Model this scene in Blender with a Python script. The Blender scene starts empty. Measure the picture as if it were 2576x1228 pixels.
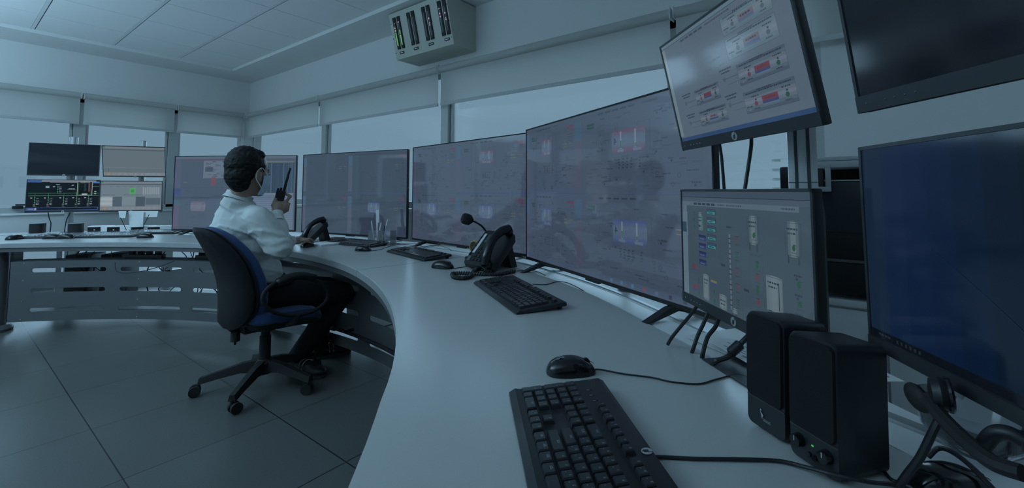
import bpy, bmesh, math, random
from math import sin, cos, pi, radians, degrees, atan2, sqrt
from mathutils import Vector, Matrix, noise

SC = bpy.context.scene
COL = SC.collection
random.seed(7)

# ------------------------------------------------------------------ camera
FOCAL, PCX, HORIZ, PITCH, YAW, EYE = 1110.0, 1288.0, 480.0, radians(3.5), radians(37.5), 1.17
PCY = HORIZ - FOCAL*math.tan(PITCH)
cam_data = bpy.data.cameras.new('camera')
cam = bpy.data.objects.new('camera', cam_data)
COL.objects.link(cam)
cam_data.sensor_width = 36.0
cam_data.lens = 36.0*FOCAL/2576.0
cam_data.shift_x = 0.0
cam_data.shift_y = -(614.0-PCY)/2576.0
cam_data.clip_start = 0.02
cam.location = (0, 0, EYE)
cam.rotation_euler = (pi/2+PITCH, 0, YAW-pi/2)
SC.camera = cam
FW = Vector((cos(PITCH)*cos(YAW), cos(PITCH)*sin(YAW), sin(PITCH)))
RT = Vector((sin(YAW), -cos(YAW), 0))
UP = RT.cross(FW)
EY = Vector((0, 0, EYE))
def ray(x, y): return FW + RT*((x-PCX)/FOCAL) - UP*((y-PCY)/FOCAL)
def atz(x, y, z):
    r = ray(x, y); return EY + r*((z-EYE)/r.z)
def onx(x, y, X):
    r = ray(x, y); return EY + r*(X/r.x)
def ony(x, y, Y):
    r = ray(x, y); return EY + r*(Y/r.y)
def atd(x, y, d): return EY + ray(x, y)*d

# ------------------------------------------------------------------ world, lights, exposure
w = bpy.data.worlds.new('overcast_sky'); SC.world = w
w.use_nodes = True
bg = w.node_tree.nodes['Background']
bg.inputs[0].default_value = (0.165, 0.275, 0.366, 1); bg.inputs[1].default_value = 1.0
TINT = (0.43, 0.74, 1.0)
def area(name, loc, rot, sx, sy, power):
    l = bpy.data.lights.new(name, 'AREA'); l.shape = 'RECTANGLE'; l.size = sx; l.size_y = sy
    l.energy = power; l.color = TINT
    o = bpy.data.objects.new(name, l); COL.objects.link(o); o.location = loc; o.rotation_euler = rot
    return o
FILL_LIGHTS = [(-1.15, 4.1, 1.88, 0.30, 4.2, 100), (-2.35, 4.1, 1.88, 0.30, 4.2, 84), (1.3, -1.9, 1.88, 1.2, 0.30, 10), (-1.2, 0.6, 1.88, 0.30, 1.8, 12)]
for x_, y_, z_, sx_, sy_, p_ in FILL_LIGHTS: area('trough_fill_light', (x_, y_, z_), (pi, 0, 0), sx_, sy_, p_)  # upward fill added to brighten the room, from no known lamps
sl = bpy.data.lights.new('daylight', 'SUN'); sl.energy = 2.7; sl.color = TINT; sl.angle = radians(75)
so = bpy.data.objects.new('daylight', sl); COL.objects.link(so)
so.rotation_euler = (-Vector((0.62, 0.70, 0.36))).to_track_quat('-Z', 'Y').to_euler()
area('overhead_fill_light', (-1.35, 4.1, 2.765), (0, 0, 0), 1.2, 2.4, 14)  # extra downward fill, added out of view
SC.view_settings.view_transform = 'Standard'
SC.view_settings.look = 'None'
SC.view_settings.exposure = 0.0
SC.view_settings.gamma = 1.0
SC.view_settings.use_curve_mapping = False
SC.cycles.max_bounces = 10
SC.cycles.transparent_max_bounces = 16
SC.cycles.use_denoising = True
SC.cycles.sample_clamp_indirect = 4.0

# ------------------------------------------------------------------ materials
def s2l(c):
    c = c/255.0
    return c/12.92 if c <= 0.04045 else ((c+0.055)/1.055)**2.4
def rgb(*c): return tuple(s2l(v) for v in c)
MATS = {}
def mat(name, col, rough=0.5, metal=0.0, spec=0.5, noise_amt=0.0, noise_scale=30.0, bump=0.0, bump_scale=200.0, emit=None, es=1.0, sheen=0.0, coat=0.0):
    if name in MATS: return MATS[name]
    m = bpy.data.materials.new(name); m.use_nodes = True
    nt = m.node_tree; b = nt.nodes['Principled BSDF']
    b.inputs['Base Color'].default_value = (*col, 1); b.inputs['Roughness'].default_value = rough
    b.inputs['Metallic'].default_value = metal; b.inputs['Specular IOR Level'].default_value = spec
    b.inputs['Sheen Weight'].default_value = sheen; b.inputs['Coat Weight'].default_value = coat
    if emit is not None:
        b.inputs['Emission Color'].default_value = (*emit, 1); b.inputs['Emission Strength'].default_value = es
    if noise_amt > 0 or bump > 0:
        tc = nt.nodes.new('ShaderNodeTexCoord')
    if noise_amt > 0:
        n = nt.nodes.new('ShaderNodeTexNoise'); n.inputs['Scale'].default_value = noise_scale; n.inputs['Detail'].default_value = 4
        nt.links.new(tc.outputs['Object'], n.inputs['Vector'])
        r = nt.nodes.new('ShaderNodeMix'); r.data_type = 'RGBA'
        r.inputs[6].default_value = (*[c*(1-noise_amt) for c in col], 1)
        r.inputs[7].default_value = (*[min(1, c*(1+noise_amt)) for c in col], 1)
        nt.links.new(n.outputs['Fac'], r.inputs[0]); nt.links.new(r.outputs[2], b.inputs['Base Color'])
    if bump > 0:
        n2 = nt.nodes.new('ShaderNodeTexNoise'); n2.inputs['Scale'].default_value = bump_scale; n2.inputs['Detail'].default_value = 3
        nt.links.new(tc.outputs['Object'], n2.inputs['Vector'])
        bp = nt.nodes.new('ShaderNodeBump'); bp.inputs['Strength'].default_value = bump; bp.inputs['Distance'].default_value = 0.002
        nt.links.new(n2.outputs['Fac'], bp.inputs['Height']); nt.links.new(bp.outputs['Normal'], b.inputs['Normal'])
    MATS[name] = m
    return m
def glass(name, tint=(1, 1, 1), refl=0.06, rough=0.0):
    if name in MATS: return MATS[name]
    m = bpy.data.materials.new(name); m.use_nodes = True; nt = m.node_tree
    nt.nodes.remove(nt.nodes['Principled BSDF']); out = nt.nodes['Material Output']
    t = nt.nodes.new('ShaderNodeBsdfTransparent'); t.inputs[0].default_value = (*tint, 1)
    g = nt.nodes.new('ShaderNodeBsdfGlossy'); g.inputs['Roughness'].default_value = rough
    f = nt.nodes.new('ShaderNodeFresnel'); f.inputs[0].default_value = 1.45
    mx = nt.nodes.new('ShaderNodeMixShader')
    nt.links.new(f.outputs[0], mx.inputs[0]); nt.links.new(t.outputs[0], mx.inputs[1]); nt.links.new(g.outputs[0], mx.inputs[2])
    ml = nt.nodes.new('ShaderNodeMath'); ml.operation = 'MULTIPLY'; ml.inputs[1].default_value = refl
    nt.links.new(f.outputs[0], ml.inputs[0]); nt.links.new(ml.outputs[0], mx.inputs[0])
    nt.links.new(mx.outputs[0], out.inputs[0]); MATS[name] = m
    return m
def floor_mat():
    m = mat('floor_tiles', (0.30, 0.31, 0.30), 0.34)
    nt = m.node_tree; b = nt.nodes['Principled BSDF']
    tc = nt.nodes.new('ShaderNodeTexCoord'); sx = nt.nodes.new('ShaderNodeSeparateXYZ'); nt.links.new(tc.outputs['Object'], sx.inputs[0])
    masks = []; ids = []
    for ax, off in (('X', 0.52), ('Y', 1.775)):
        a = nt.nodes.new('ShaderNodeMath'); a.operation = 'SUBTRACT'; a.inputs[1].default_value = off-0.6155*40
        nt.links.new(sx.outputs[ax], a.inputs[0])
        d = nt.nodes.new('ShaderNodeMath'); d.operation = 'DIVIDE'; d.inputs[1].default_value = 0.6155; nt.links.new(a.outputs[0], d.inputs[0])
        fl = nt.nodes.new('ShaderNodeMath'); fl.operation = 'FLOOR'; nt.links.new(d.outputs[0], fl.inputs[0]); ids.append(fl)
        p = nt.nodes.new('ShaderNodeMath'); p.operation = 'PINGPONG'; p.inputs[1].default_value = 0.5; nt.links.new(d.outputs[0], p.inputs[0])
        l = nt.nodes.new('ShaderNodeMath'); l.operation = 'LESS_THAN'; l.inputs[1].default_value = 0.0042; nt.links.new(p.outputs[0], l.inputs[0]); masks.append(l)
    mx = nt.nodes.new('ShaderNodeMath'); mx.operation = 'MAXIMUM'; nt.links.new(masks[0].outputs[0], mx.inputs[0]); nt.links.new(masks[1].outputs[0], mx.inputs[1])
    cb = nt.nodes.new('ShaderNodeCombineXYZ'); nt.links.new(ids[0].outputs[0], cb.inputs[0]); nt.links.new(ids[1].outputs[0], cb.inputs[1])
    wn = nt.nodes.new('ShaderNodeTexWhiteNoise'); nt.links.new(cb.outputs[0], wn.inputs[0])
    n = nt.nodes.new('ShaderNodeTexNoise'); n.inputs['Scale'].default_value = 160; n.inputs['Detail'].default_value = 3; nt.links.new(tc.outputs['Object'], n.inputs['Vector'])
    n3 = nt.nodes.new('ShaderNodeTexNoise'); n3.inputs['Scale'].default_value = 2.2; nt.links.new(tc.outputs['Object'], n3.inputs['Vector'])
    r1 = nt.nodes.new('ShaderNodeMix'); r1.data_type = 'RGBA'; r1.inputs[6].default_value = (0.078, 0.081, 0.078, 1); r1.inputs[7].default_value = (0.142, 0.145, 0.139, 1)
    nt.links.new(n.outputs['Fac'], r1.inputs[0])
    r2 = nt.nodes.new('ShaderNodeMix'); r2.data_type = 'RGBA'; r2.blend_type = 'MULTIPLY'; r2.inputs[0].default_value = 0.14
    nt.links.new(r1.outputs[2], r2.inputs[6]); nt.links.new(wn.outputs['Value'], r2.inputs[7])
    r3 = nt.nodes.new('ShaderNodeMix'); r3.data_type = 'RGBA'; r3.inputs[7].default_value = (0.012, 0.012, 0.012, 1)
    nt.links.new(mx.outputs[0], r3.inputs[0]); nt.links.new(r2.outputs[2], r3.inputs[6]); nt.links.new(r3.outputs[2], b.inputs['Base Color'])
    rr = nt.nodes.new('ShaderNodeMapRange'); rr.inputs[3].default_value = 0.26; rr.inputs[4].default_value = 0.42
    nt.links.new(n3.outputs['Fac'], rr.inputs[0]); nt.links.new(rr.outputs[0], b.inputs['Roughness'])
    return m

M_WALL = mat('wall_paint', (0.74, 0.74, 0.73), 0.75, noise_amt=0.02, noise_scale=3, bump=0.05, bump_scale=300)
M_CEIL = mat('ceiling_tile', (0.82, 0.82, 0.81), 0.9, noise_amt=0.03, noise_scale=120)
M_BAR = mat('ceiling_bar', (0.72, 0.73, 0.73), 0.6)
M_ALU = mat('grey_aluminium', (0.42, 0.44, 0.45), 0.38, metal=0.55)
M_ALUD = mat('dark_seal', (0.06, 0.065, 0.07), 0.6)
M_FRAME = mat('window_frame_grey', (0.50, 0.52, 0.51), 0.45, metal=0.2)
M_BLIND = mat('blind_fabric', (0.80, 0.80, 0.78), 0.85)
_nt = M_BLIND.node_tree; _tr = _nt.nodes.new('ShaderNodeBsdfTranslucent'); _tr.inputs[0].default_value = (0.7, 0.7, 0.68, 1)
_mx = _nt.nodes.new('ShaderNodeMixShader'); _mx.inputs[0].default_value = 0.5
_nt.links.new(_nt.nodes['Principled BSDF'].outputs[0], _mx.inputs[1]); _nt.links.new(_tr.outputs[0], _mx.inputs[2]); _nt.links.new(_mx.outputs[0], _nt.nodes['Material Output'].inputs[0])
M_WHITE = mat('white_laminate', (0.85, 0.86, 0.86), 0.42)
M_DESK = mat('desk_laminate', (0.50, 0.505, 0.49), 0.26, noise_amt=0.035, noise_scale=260)
M_EDGE = mat('desk_edge', (0.36, 0.37, 0.37), 0.4)
M_STEEL = mat('painted_steel', (0.13, 0.137, 0.142), 0.42, metal=0.25, noise_amt=0.03, noise_scale=8)
M_BLK = mat('black_plastic', (0.014, 0.015, 0.017), 0.42, bump=0.03, bump_scale=1500)
M_BLKG = mat('black_gloss', (0.010, 0.011, 0.013), 0.14)
M_BLKM = mat('black_matt', (0.012, 0.012, 0.013), 0.7)
M_KEY = mat('key_plastic', (0.020, 0.022, 0.026), 0.33)
M_KBODY = mat('keyboard_plastic', (0.022, 0.024, 0.028), 0.4, bump=0.03, bump_scale=900)
M_MARK = mat('key_legend', (0.35, 0.37, 0.38), 0.5)
M_LOGO = mat('logo_silver', (0.55, 0.57, 0.58), 0.3, metal=0.6)
M_CABLE = mat('cable_black', (0.018, 0.019, 0.022), 0.45)
M_CHROME = mat('chrome', (0.62, 0.64, 0.66), 0.18, metal=1.0)
M_ALUP = mat('pole_aluminium', (0.60, 0.62, 0.63), 0.3, metal=0.6)
M_PAPER = mat('paper', (0.80, 0.81, 0.80), 0.8)
M_INK = mat('printed_ink', (0.22, 0.24, 0.26), 0.8)
M_BOX = mat('instrument_box_paint', (0.52, 0.53, 0.46), 0.5)
M_FABG = mat('grey_shell', (0.013, 0.014, 0.016), 0.45, spec=0.3)
M_FABB = mat('blue_upholstery', (0.022, 0.05, 0.14), 0.9, bump=0.35, bump_scale=700, sheen=0.2)
M_SHIRT = mat('shirt_cotton', (0.62, 0.635, 0.62), 0.85, bump=0.12, bump_scale=900)
M_PANTS = mat('trousers_cloth', (0.008, 0.008, 0.010), 0.9)
M_SKIN = mat('skin', (0.36, 0.235, 0.18), 0.5, noise_amt=0.05, noise_scale=40)
M_HAIR = mat('hair', (0.006, 0.0055, 0.0055), 0.62, spec=0.3, noise_amt=0.5, noise_scale=90, bump=0.5, bump_scale=260)
M_MASK = mat('mask_cloth', (0.55, 0.70, 0.80), 0.8, bump=0.1, bump_scale=800)
M_SHOE = mat('shoe_leather', (0.015, 0.015, 0.018), 0.5)
M_SOLE = mat('shoe_sole', (0.035, 0.038, 0.042), 0.7)
M_GLASS = glass('window_glass', refl=0.05)
M_CLEAR = glass('clear_plastic', (0.97, 0.98, 1.0), refl=0.9)
def milky(name, amt):
    m = glass(name, (0.98, 0.98, 1.0), refl=0.9); nt = m.node_tree; out = nt.nodes['Material Output']; src = out.inputs[0].links[0].from_socket
    d = nt.nodes.new('ShaderNodeBsdfDiffuse'); d.inputs[0].default_value = (0.8, 0.82, 0.85, 1); mx = nt.nodes.new('ShaderNodeMixShader'); mx.inputs[0].default_value = amt
    nt.links.new(src, mx.inputs[1]); nt.links.new(d.outputs[0], mx.inputs[2]); nt.links.new(mx.outputs[0], out.inputs[0]); return m
M_ACRYL = milky('acrylic', 0.10)

# ------------------------------------------------------------------ mesh builder
class MB:
    def __init__(s): s.v = []; s.f = []; s.mi = []; s.sm = []; s.T = Matrix.Identity(4)
    def add(s, vs, fs, m=0, smooth=False):
        b = len(s.v); s.v += [s.T @ Vector(p) for p in vs]
        for f in fs: s.f.append([b+i for i in f]); s.mi.append(m); s.sm.append(smooth)
        return s
    def quad(s, a, b, c, d, m=0): return s.add([a, b, c, d], [(0, 1, 2, 3)], m)
    def box(s, x0, x1, y0, y1, z0, z1, m=0):
        vs = [(x, y, z) for z in (z0, z1) for y in (y0, y1) for x in (x0, x1)]
        return s.add(vs, [(0, 2, 3, 1), (4, 5, 7, 6), (0, 1, 5, 4), (2, 6, 7, 3), (0, 4, 6, 2), (1, 3, 7, 5)], m)
    def bbox(s, x0, x1, y0, y1, z0, z1, r=0.003, m=0, seg=2):
        bm = bmesh.new(); bmesh.ops.create_cube(bm, size=1)
        for v in bm.verts: v.co = Vector(((x0+x1)/2+v.co.x*(x1-x0), (y0+y1)/2+v.co.y*(y1-y0), (z0+z1)/2+v.co.z*(z1-z0)))
        r = min(r, 0.49*min(abs(x1-x0), abs(y1-y0), abs(z1-z0)))
        bmesh.ops.bevel(bm, geom=bm.edges[:], offset=r, segments=seg, affect='EDGES', profile=0.6)
        bm.verts.index_update()
        s.add([v.co.copy() for v in bm.verts], [[v.index for v in f.verts] for f in bm.faces], m, True); bm.free()
        return s
    def prism(s, pts, z0, z1, m=0, smooth=False, taper=None):
        n = len(pts)
        c = Vector((sum(p[0] for p in pts)/n, sum(p[1] for p in pts)/n))
        tp = [(c.x+(p[0]-c.x)*(taper or 1), c.y+(p[1]-c.y)*(taper or 1)) for p in pts]
        vs = [(p[0], p[1], z0) for p in pts]+[(p[0], p[1], z1) for p in tp]
        s.add(vs, [(i, (i+1) % n, n+(i+1) % n, n+i) for i in range(n)], m, smooth)
        s.add(vs, [list(range(n))[::-1], [n+i for i in range(n)]], m)
        return s
    def tube(s, path, r, n=8, m=0, caps=True):
        P = [Vector(p) for p in path]; k = len(P)
        if k < 2: return s
        rr = r if isinstance(r, (list, tuple)) else [r]*k
        vs = []; t0 = (P[1]-P[0]).normalized()
        nrm = t0.orthogonal().normalized()
        for i in range(k):
            t = (P[min(i+1, k-1)]-P[max(i-1, 0)])
            t = t.normalized() if t.length > 1e-9 else t0
            nrm = (nrm-t*nrm.dot(t)); nrm = nrm.normalized() if nrm.length > 1e-6 else t.orthogonal().normalized()
            bn = t.cross(nrm)
            for j in range(n):
                a = 2*pi*j/n; vs.append(P[i]+(nrm*cos(a)+bn*sin(a))*rr[i])
        fs = [(i*n+j, i*n+(j+1) % n, (i+1)*n+(j+1) % n, (i+1)*n+j) for i in range(k-1) for j in range(n)]
        s.add(vs, fs, m, True)
        if caps: s.add(vs, [list(range(n))[::-1], [(k-1)*n+j for j in range(n)]], m)
        return s
    def cyl(s, a, b, r, n=20, m=0, r2=None): return s.tube([a, b], [r, r2 if r2 is not None else r], n, m)
    def lathe(s, prof, n=24, m=0, o=(0, 0, 0)):
        k = len(prof); vs = []
        for r, z in prof:
            for j in range(n):
                a = 2*pi*j/n; vs.append((o[0]+r*cos(a), o[1]+r*sin(a), o[2]+z))
        s.add(vs, [(i*n+j, i*n+(j+1) % n, (i+1)*n+(j+1) % n, (i+1)*n+j) for i in range(k-1) for j in range(n)], m, True)
        s.add(vs, [list(range(n))[::-1], [(k-1)*n+j for j in range(n)]], m)
        return s
    def ell(s, c, r, m=0, n=16, k=10, M=None):
        vs = []; c = Vector(c)
        for i in range(k+1):
            p = pi*i/k
            for j in range(n):
                a = 2*pi*j/n; q = Vector((r[0]*sin(p)*cos(a), r[1]*sin(p)*sin(a), r[2]*cos(p)))
                if M is not None: q = M @ q
                vs.append(c+q)
        s.add(vs, [(i*n+j, (i+1)*n+j, (i+1)*n+(j+1) % n, i*n+(j+1) % n) for i in range(k) for j in range(n)], m, True)
        return s
    def cone(s, a, b, ra, rb, m=0, n=14):      # tapered limb with round ends
        a = Vector(a); b = Vector(b); t = (b-a); L = t.length; t = t.normalized()
        path = []; rr = []
        for i in range(1, 5): q = i/4*pi/2; path.append(a-t*ra*cos(q)); rr.append(max(ra*sin(q), 1e-4))
        for i in range(1, 4): path.append(a+t*L*i/4); rr.append(ra+(rb-ra)*i/4)
        for i in range(0, 4): q = i/4*pi/2; path.append(b+t*rb*sin(q)); rr.append(max(rb*cos(q), 1e-4))
        return s.tube(path, rr, n, m)
    def sheet(s, grid, m=0, th=0.0, smooth=True):     # grid[i][j] of points; optional thickness
        I = len(grid); J = len(grid[0]); vs = [Vector(p) for row in grid for p in row]
        fs = [(i*J+j, i*J+j+1, (i+1)*J+j+1, (i+1)*J+j) for i in range(I-1) for j in range(J-1)]
        if th <= 0: return s.add(vs, fs, m, smooth)
        nr = []
        for i in range(I):
            for j in range(J):
                a = vs[min(i+1, I-1)*J+j]-vs[max(i-1, 0)*J+j]; b = vs[i*J+min(j+1, J-1)]-vs[i*J+max(j-1, 0)]
                nr.append(a.cross(b).normalized())
        N = I*J; v2 = vs+[vs[i]+nr[i]*th for i in range(N)]
        f2 = [tuple(q) for q in fs]+[tuple(N+x for x in q[::-1]) for q in fs]
        s.add(v2, f2, m, smooth)
        bd = [i*J for i in range(I)]+[(I-1)*J+j for j in range(1, J)]+[i*J+J-1 for i in range(I-2, -1, -1)]+[j for j in range(J-2, 0, -1)]
        s.add(v2, [(bd[i], bd[(i+1) % len(bd)], N+bd[(i+1) % len(bd)], N+bd[i]) for i in range(len(bd))], m, False)
        return s
    def build(s, name, mats, parent=None, loc=None, rot=None, fix=True, label=None):
        me = bpy.data.meshes.new(name); me.from_pydata([tuple(v) for v in s.v], [], s.f)
        for m in (mats if isinstance(mats, (list, tuple)) else [mats]): me.materials.append(m)
        me.polygons.foreach_set('material_index', s.mi); me.polygons.foreach_set('use_smooth', s.sm)
        me.update()
        if fix:
            bm = bmesh.new(); bm.from_mesh(me); bmesh.ops.remove_doubles(bm, verts=bm.verts, dist=1e-6)
            bmesh.ops.recalc_face_normals(bm, faces=bm.faces); bm.to_mesh(me); bm.free()
        if any(s.sm):
            try: me.set_sharp_from_angle(angle=radians(38))
            except Exception: pass
        o = bpy.data.objects.new(name, me); COL.objects.link(o)
        if parent is not None: o.parent = parent
        if loc is not None: o.location = loc
        if rot is not None: o.rotation_euler = rot
        if label: o['label'] = label
        return o
def tag(o, label, cat, group=None, kind=None):
    o['label'] = label; o['category'] = cat
    if group: o['group'] = group
    if kind: o['kind'] = kind
    return o
def struct(o): o['kind'] = 'structure'; return o
def root(name, loc, rz=0, label='', cat='', group=None):
    o = bpy.data.objects.new(name, None); COL.objects.link(o); o.location = loc; o.rotation_euler = (0, 0, rz)
    o.empty_display_size = 0.05
    return tag(o, label, cat, group)
def copy_tree(o, loc, rz, label, group=None):
    def cp(x, par):
        c = x.copy(); COL.objects.link(c)
        if par is not None: c.parent = par
        for ch in list(x.children): cp(ch, c)
        return c
    c = cp(o, None); c.location = loc; c.rotation_euler = (0, 0, rz); c['label'] = label
    if group: c['group'] = group
    return c
def crom(pts, n=8):
    P = [Vector(p) for p in pts]; P = [P[0]*2-P[1]]+P+[P[-1]*2-P[-2]]; out = []
    for i in range(1, len(P)-2):
        for k in range(n):
            t = k/n; a, b, c, d = P[i-1], P[i], P[i+1], P[i+2]
            out.append(0.5*((2*b)+(c-a)*t+(2*a-5*b+4*c-d)*t*t+(3*b-a-3*c+d)*t**3))
    out.append(P[-2]); return out
def rrect(x0, x1, y0, y1, r, n=5):
    out = []
    for cx, cy, a0 in ((x1-r, y1-r, 0), (x0+r, y1-r, 90), (x0+r, y0+r, 180), (x1-r, y0+r, 270)):
        for i in range(n+1):
            a = radians(a0+90*i/n); out.append((cx+r*cos(a), cy+r*sin(a)))
    return out
def interp(tab, x):
    if x <= tab[0][0]: return tab[0][1]
    for (a, b), (c, d) in zip(tab, tab[1:]):
        if x <= c:
            t = (x-a)/(c-a); return b+(d-b)*t
    return tab[-1][1]
def text_mesh(txt, size, mirror=True):
    cu = bpy.data.curves.new('txt', 'FONT'); cu.body = txt; cu.size = size; cu.align_x = 'CENTER'; cu.align_y = 'CENTER'; cu.resolution_u = 2
    o = bpy.data.objects.new('txt', cu); COL.objects.link(o)
    dg = bpy.context.evaluated_depsgraph_get(); me = bpy.data.meshes.new_from_object(o.evaluated_get(dg))
    vs = [(-v.co.x if mirror else v.co.x, v.co.y) for v in me.vertices]; fs = [list(p.vertices) for p in me.polygons]
    bpy.data.objects.remove(o); bpy.data.curves.remove(cu); bpy.data.meshes.remove(me)
    return vs, fs
# ------------------------------------------------------------------ room shell
WX, WY, XL, YB, ZC = 2.8, 7.1, -4.6, -3.0, 2.78
struct(MB().box(XL, WX+0.2, YB, WY+0.2, -0.08, 0).build('floor', floor_mat()))
SILL, HEAD = 1.03, 2.25
# ceiling: plaster border, recessed tile field and its bars
TG = 0.6185
gx1, gy1 = 2.36, 6.56
b = MB()
b.box(XL, WX+0.2, gy1, WY+0.2, ZC, ZC+0.1).box(gx1, WX+0.2, YB, gy1, ZC, ZC+0.1).box(XL, gx1, YB, gy1, ZC+0.075, ZC+0.1)
nx = int((gx1-XL)/TG)+1; ny = int((gy1-YB)/TG)+1
for i in range(nx):
    for j in range(ny):
        x1 = gx1-i*TG; y1 = gy1-j*TG; x0 = max(x1-TG, XL); y0 = max(y1-TG, YB)
        if x1-x0 < 0.05 or y1-y0 < 0.05: continue
        b.box(x0+0.034, x1-0.001, y0+0.010, y1-0.001, ZC+0.035, ZC+0.072, 1)
struct(b.build('ceiling', [M_WALL, M_CEIL]))
b = MB()
for i in range(1, nx): x = gx1-i*TG; b.box(x+0.001, x+0.026, YB, gy1, ZC+0.033, ZC+0.07)
for j in range(1, ny): y = gy1-j*TG; b.box(XL, gx1, y+0.001, y+0.0055, ZC+0.036, ZC+0.07)
struct(b.build('trim_1', M_BAR))
# walls
def wall_box(name, parts):
    b = MB()
    for p in parts: b.box(*p)
    return struct(b.build(name, M_WALL))
LWL, LWH = 0.07, 0.60
wall_box('wall_left', [(XL, WX+0.2, WY, WY+0.2, 0, LWL), (XL, WX+0.2, WY, WY+0.2, LWH, SILL-0.10), (XL, WX+0.2, WY, WY+0.2, HEAD, ZC+0.1), (XL, -3.7, WY, WY+0.2, SILL-0.1, HEAD)])
wall_box('wall_right', [(WX, WX+0.2, YB, WY, 0, LWL), (WX, WX+0.2, YB, WY, LWH, SILL-0.04), (WX, WX+0.2, YB, 0.84, LWL, LWH), (WX, WX+0.2, YB, WY, HEAD, ZC+0.1), (WX, WX+0.2, YB, 0.10, SILL-0.04, HEAD)])  # solid upper end stands in for a window bay, to keep it dim
wall_box('wall_back', [(XL, WX+0.2, YB-0.2, YB, 0, ZC+0.1)])
wall_box('wall_side', [(XL-0.2, XL, YB, WY+0.2, 0, SILL), (XL-0.2, XL, YB, WY+0.2, HEAD, ZC+0.1), (XL-0.2, XL, YB, 1.2, SILL, HEAD)])
# windows
wn = [0]
def window(axis, fixed, a0, a1, z0, z1, mull=0.05, side=1):
    # axis 'x': runs along x at y=fixed ; axis 'y': runs along y at x=fixed. side: +1 outward positive
    wn[0] += 1
    o = bpy.data.objects.new('window_%d' % wn[0], None); COL.objects.link(o); struct(o)
    def bx(b, u0, u1, d0, d1, q0, q1, m=0):
        d0, d1 = sorted((fixed+side*d0, fixed+side*d1))
        if axis == 'x': b.box(u0, u1, d0, d1, q0, q1, m)
        else: b.box(d0, d1, u0, u1, q0, q1, m)
    f = MB()
    for u0, u1 in ((a0, a0+mull), (a1-mull, a1)):
        bx(f, u0, u1, 0.0, 0.07, z0, z1)
    bx(f, a0, a1, 0.0, 0.07, z0-0.03, z0+0.035); bx(f, a0, a1, 0.0, 0.07, z1-0.05, z1)
    # inner sash with a dark seal line
    s = 0.022
    for u0, u1 in ((a0+mull+0.006, a0+mull+0.006+s), (a1-mull-0.006-s, a1-mull-0.006)):
        bx(f, u0, u1, 0.03, 0.06, z0+0.035, z1-0.05)
    for u0, u1 in ((a0+mull, a0+mull+0.006), (a1-mull-0.006, a1-mull)):
        bx(f, u0, u1, 0.035, 0.06, z0+0.035, z1-0.05, 1)
    f.build('window_frame', [M_FRAME, M_ALUD], o)
    g = MB(); bx(g, a0+mull, a1-mull, 0.05, 0.056, z0+0.03, z1-0.04); g.build('window_pane', M_GLASS, o)
    return o
LB = [-3.7, -2.75, -1.82, -0.88, 0.05, 0.985, 1.885, 2.775]
for i, (a0, a1) in enumerate(zip(LB, LB[1:])): window('x', WY, a0, a1, SILL-0.07, HEAD, 0.052)
RB = [7.06, 5.0, 2.93, 0.84]
for a1, a0 in zip(RB, RB[1:]): window('y', WX, a0, a1, SILL, HEAD, 0.045)
window('y', WX, 0.10, 0.84, SILL, HEAD, 0.045)
for a0, a1 in zip(LB, LB[1:]): window('x', WY, a0, a1, LWL+0.03, LWH, 0.03)
for a1, a0 in zip(RB, RB[1:]): window('y', WX, a0, a1, LWL+0.03, LWH, 0.03)
for k in range(4): window('y', XL, 1.2+k*1.52, 1.2+(k+1)*1.52, SILL, HEAD, 0.06, -1)
# corner post
struct(MB().box(2.70, WX+0.14, 7.0, WY+0.14, SILL-0.1, HEAD+0.02).build('trim_2', M_FRAME))
# sills
struct(MB().box(XL, WX, WY-0.035, WY+0.0, SILL-0.12, SILL-0.10).box(WX-0.03, WX, 0.1, WY, SILL-0.06, SILL-0.04).build('trim_3', M_WHITE))

# added fill lights out of view: invented suspended troughs and one ceiling panel frame
for k, (x, y, z, sx, sy, p_) in enumerate(FILL_LIGHTS):
    o = root('fill_trough', (x, y, z-0.05), 0, ('long white added fill-light trough nearest the seated man', 'long white added fill-light trough by the far side windows', 'short white added fill-light trough over the right end of the desk', 'short white added fill-light trough left of the camera')[k], 'lamp', 'added fill-light troughs')
    hx, hy = sx/2+0.02, sy/2+0.02
    MB().box(-hx, hx, -hy, hy, 0.0, 0.012).box(-hx, -hx+0.01, -hy, hy, 0.012, 0.07).box(hx-0.01, hx, -hy, hy, 0.012, 0.07).box(-hx, hx, -hy, -hy+0.01, 0.012, 0.07).box(-hx, hx, hy-0.01, hy, 0.012, 0.07).build('trough', M_WHITE, o)
    for u in (-0.8, 0.8):
        q = (u*hx, 0) if sx > sy else (0, u*hy)
        MB().cyl((q[0], q[1], 0.012), (q[0], q[1], ZC-z+0.05), 0.004, 8).build('suspension_rod', M_ALU, o)
o = root('overhead_fill_panel', (-1.35, 4.1, ZC), 0, 'flat white frame of an added ceiling fill light, out of view', 'lamp')
MB().box(-0.64, 0.64, -1.24, -1.2, -0.012, 0.03).box(-0.64, 0.64, 1.2, 1.24, -0.012, 0.03).box(-0.64, -0.6, -1.2, 1.2, -0.012, 0.03).box(0.6, 0.64, -1.2, 1.2, -0.012, 0.03).build('fill_frame', M_WHITE, o)

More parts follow.
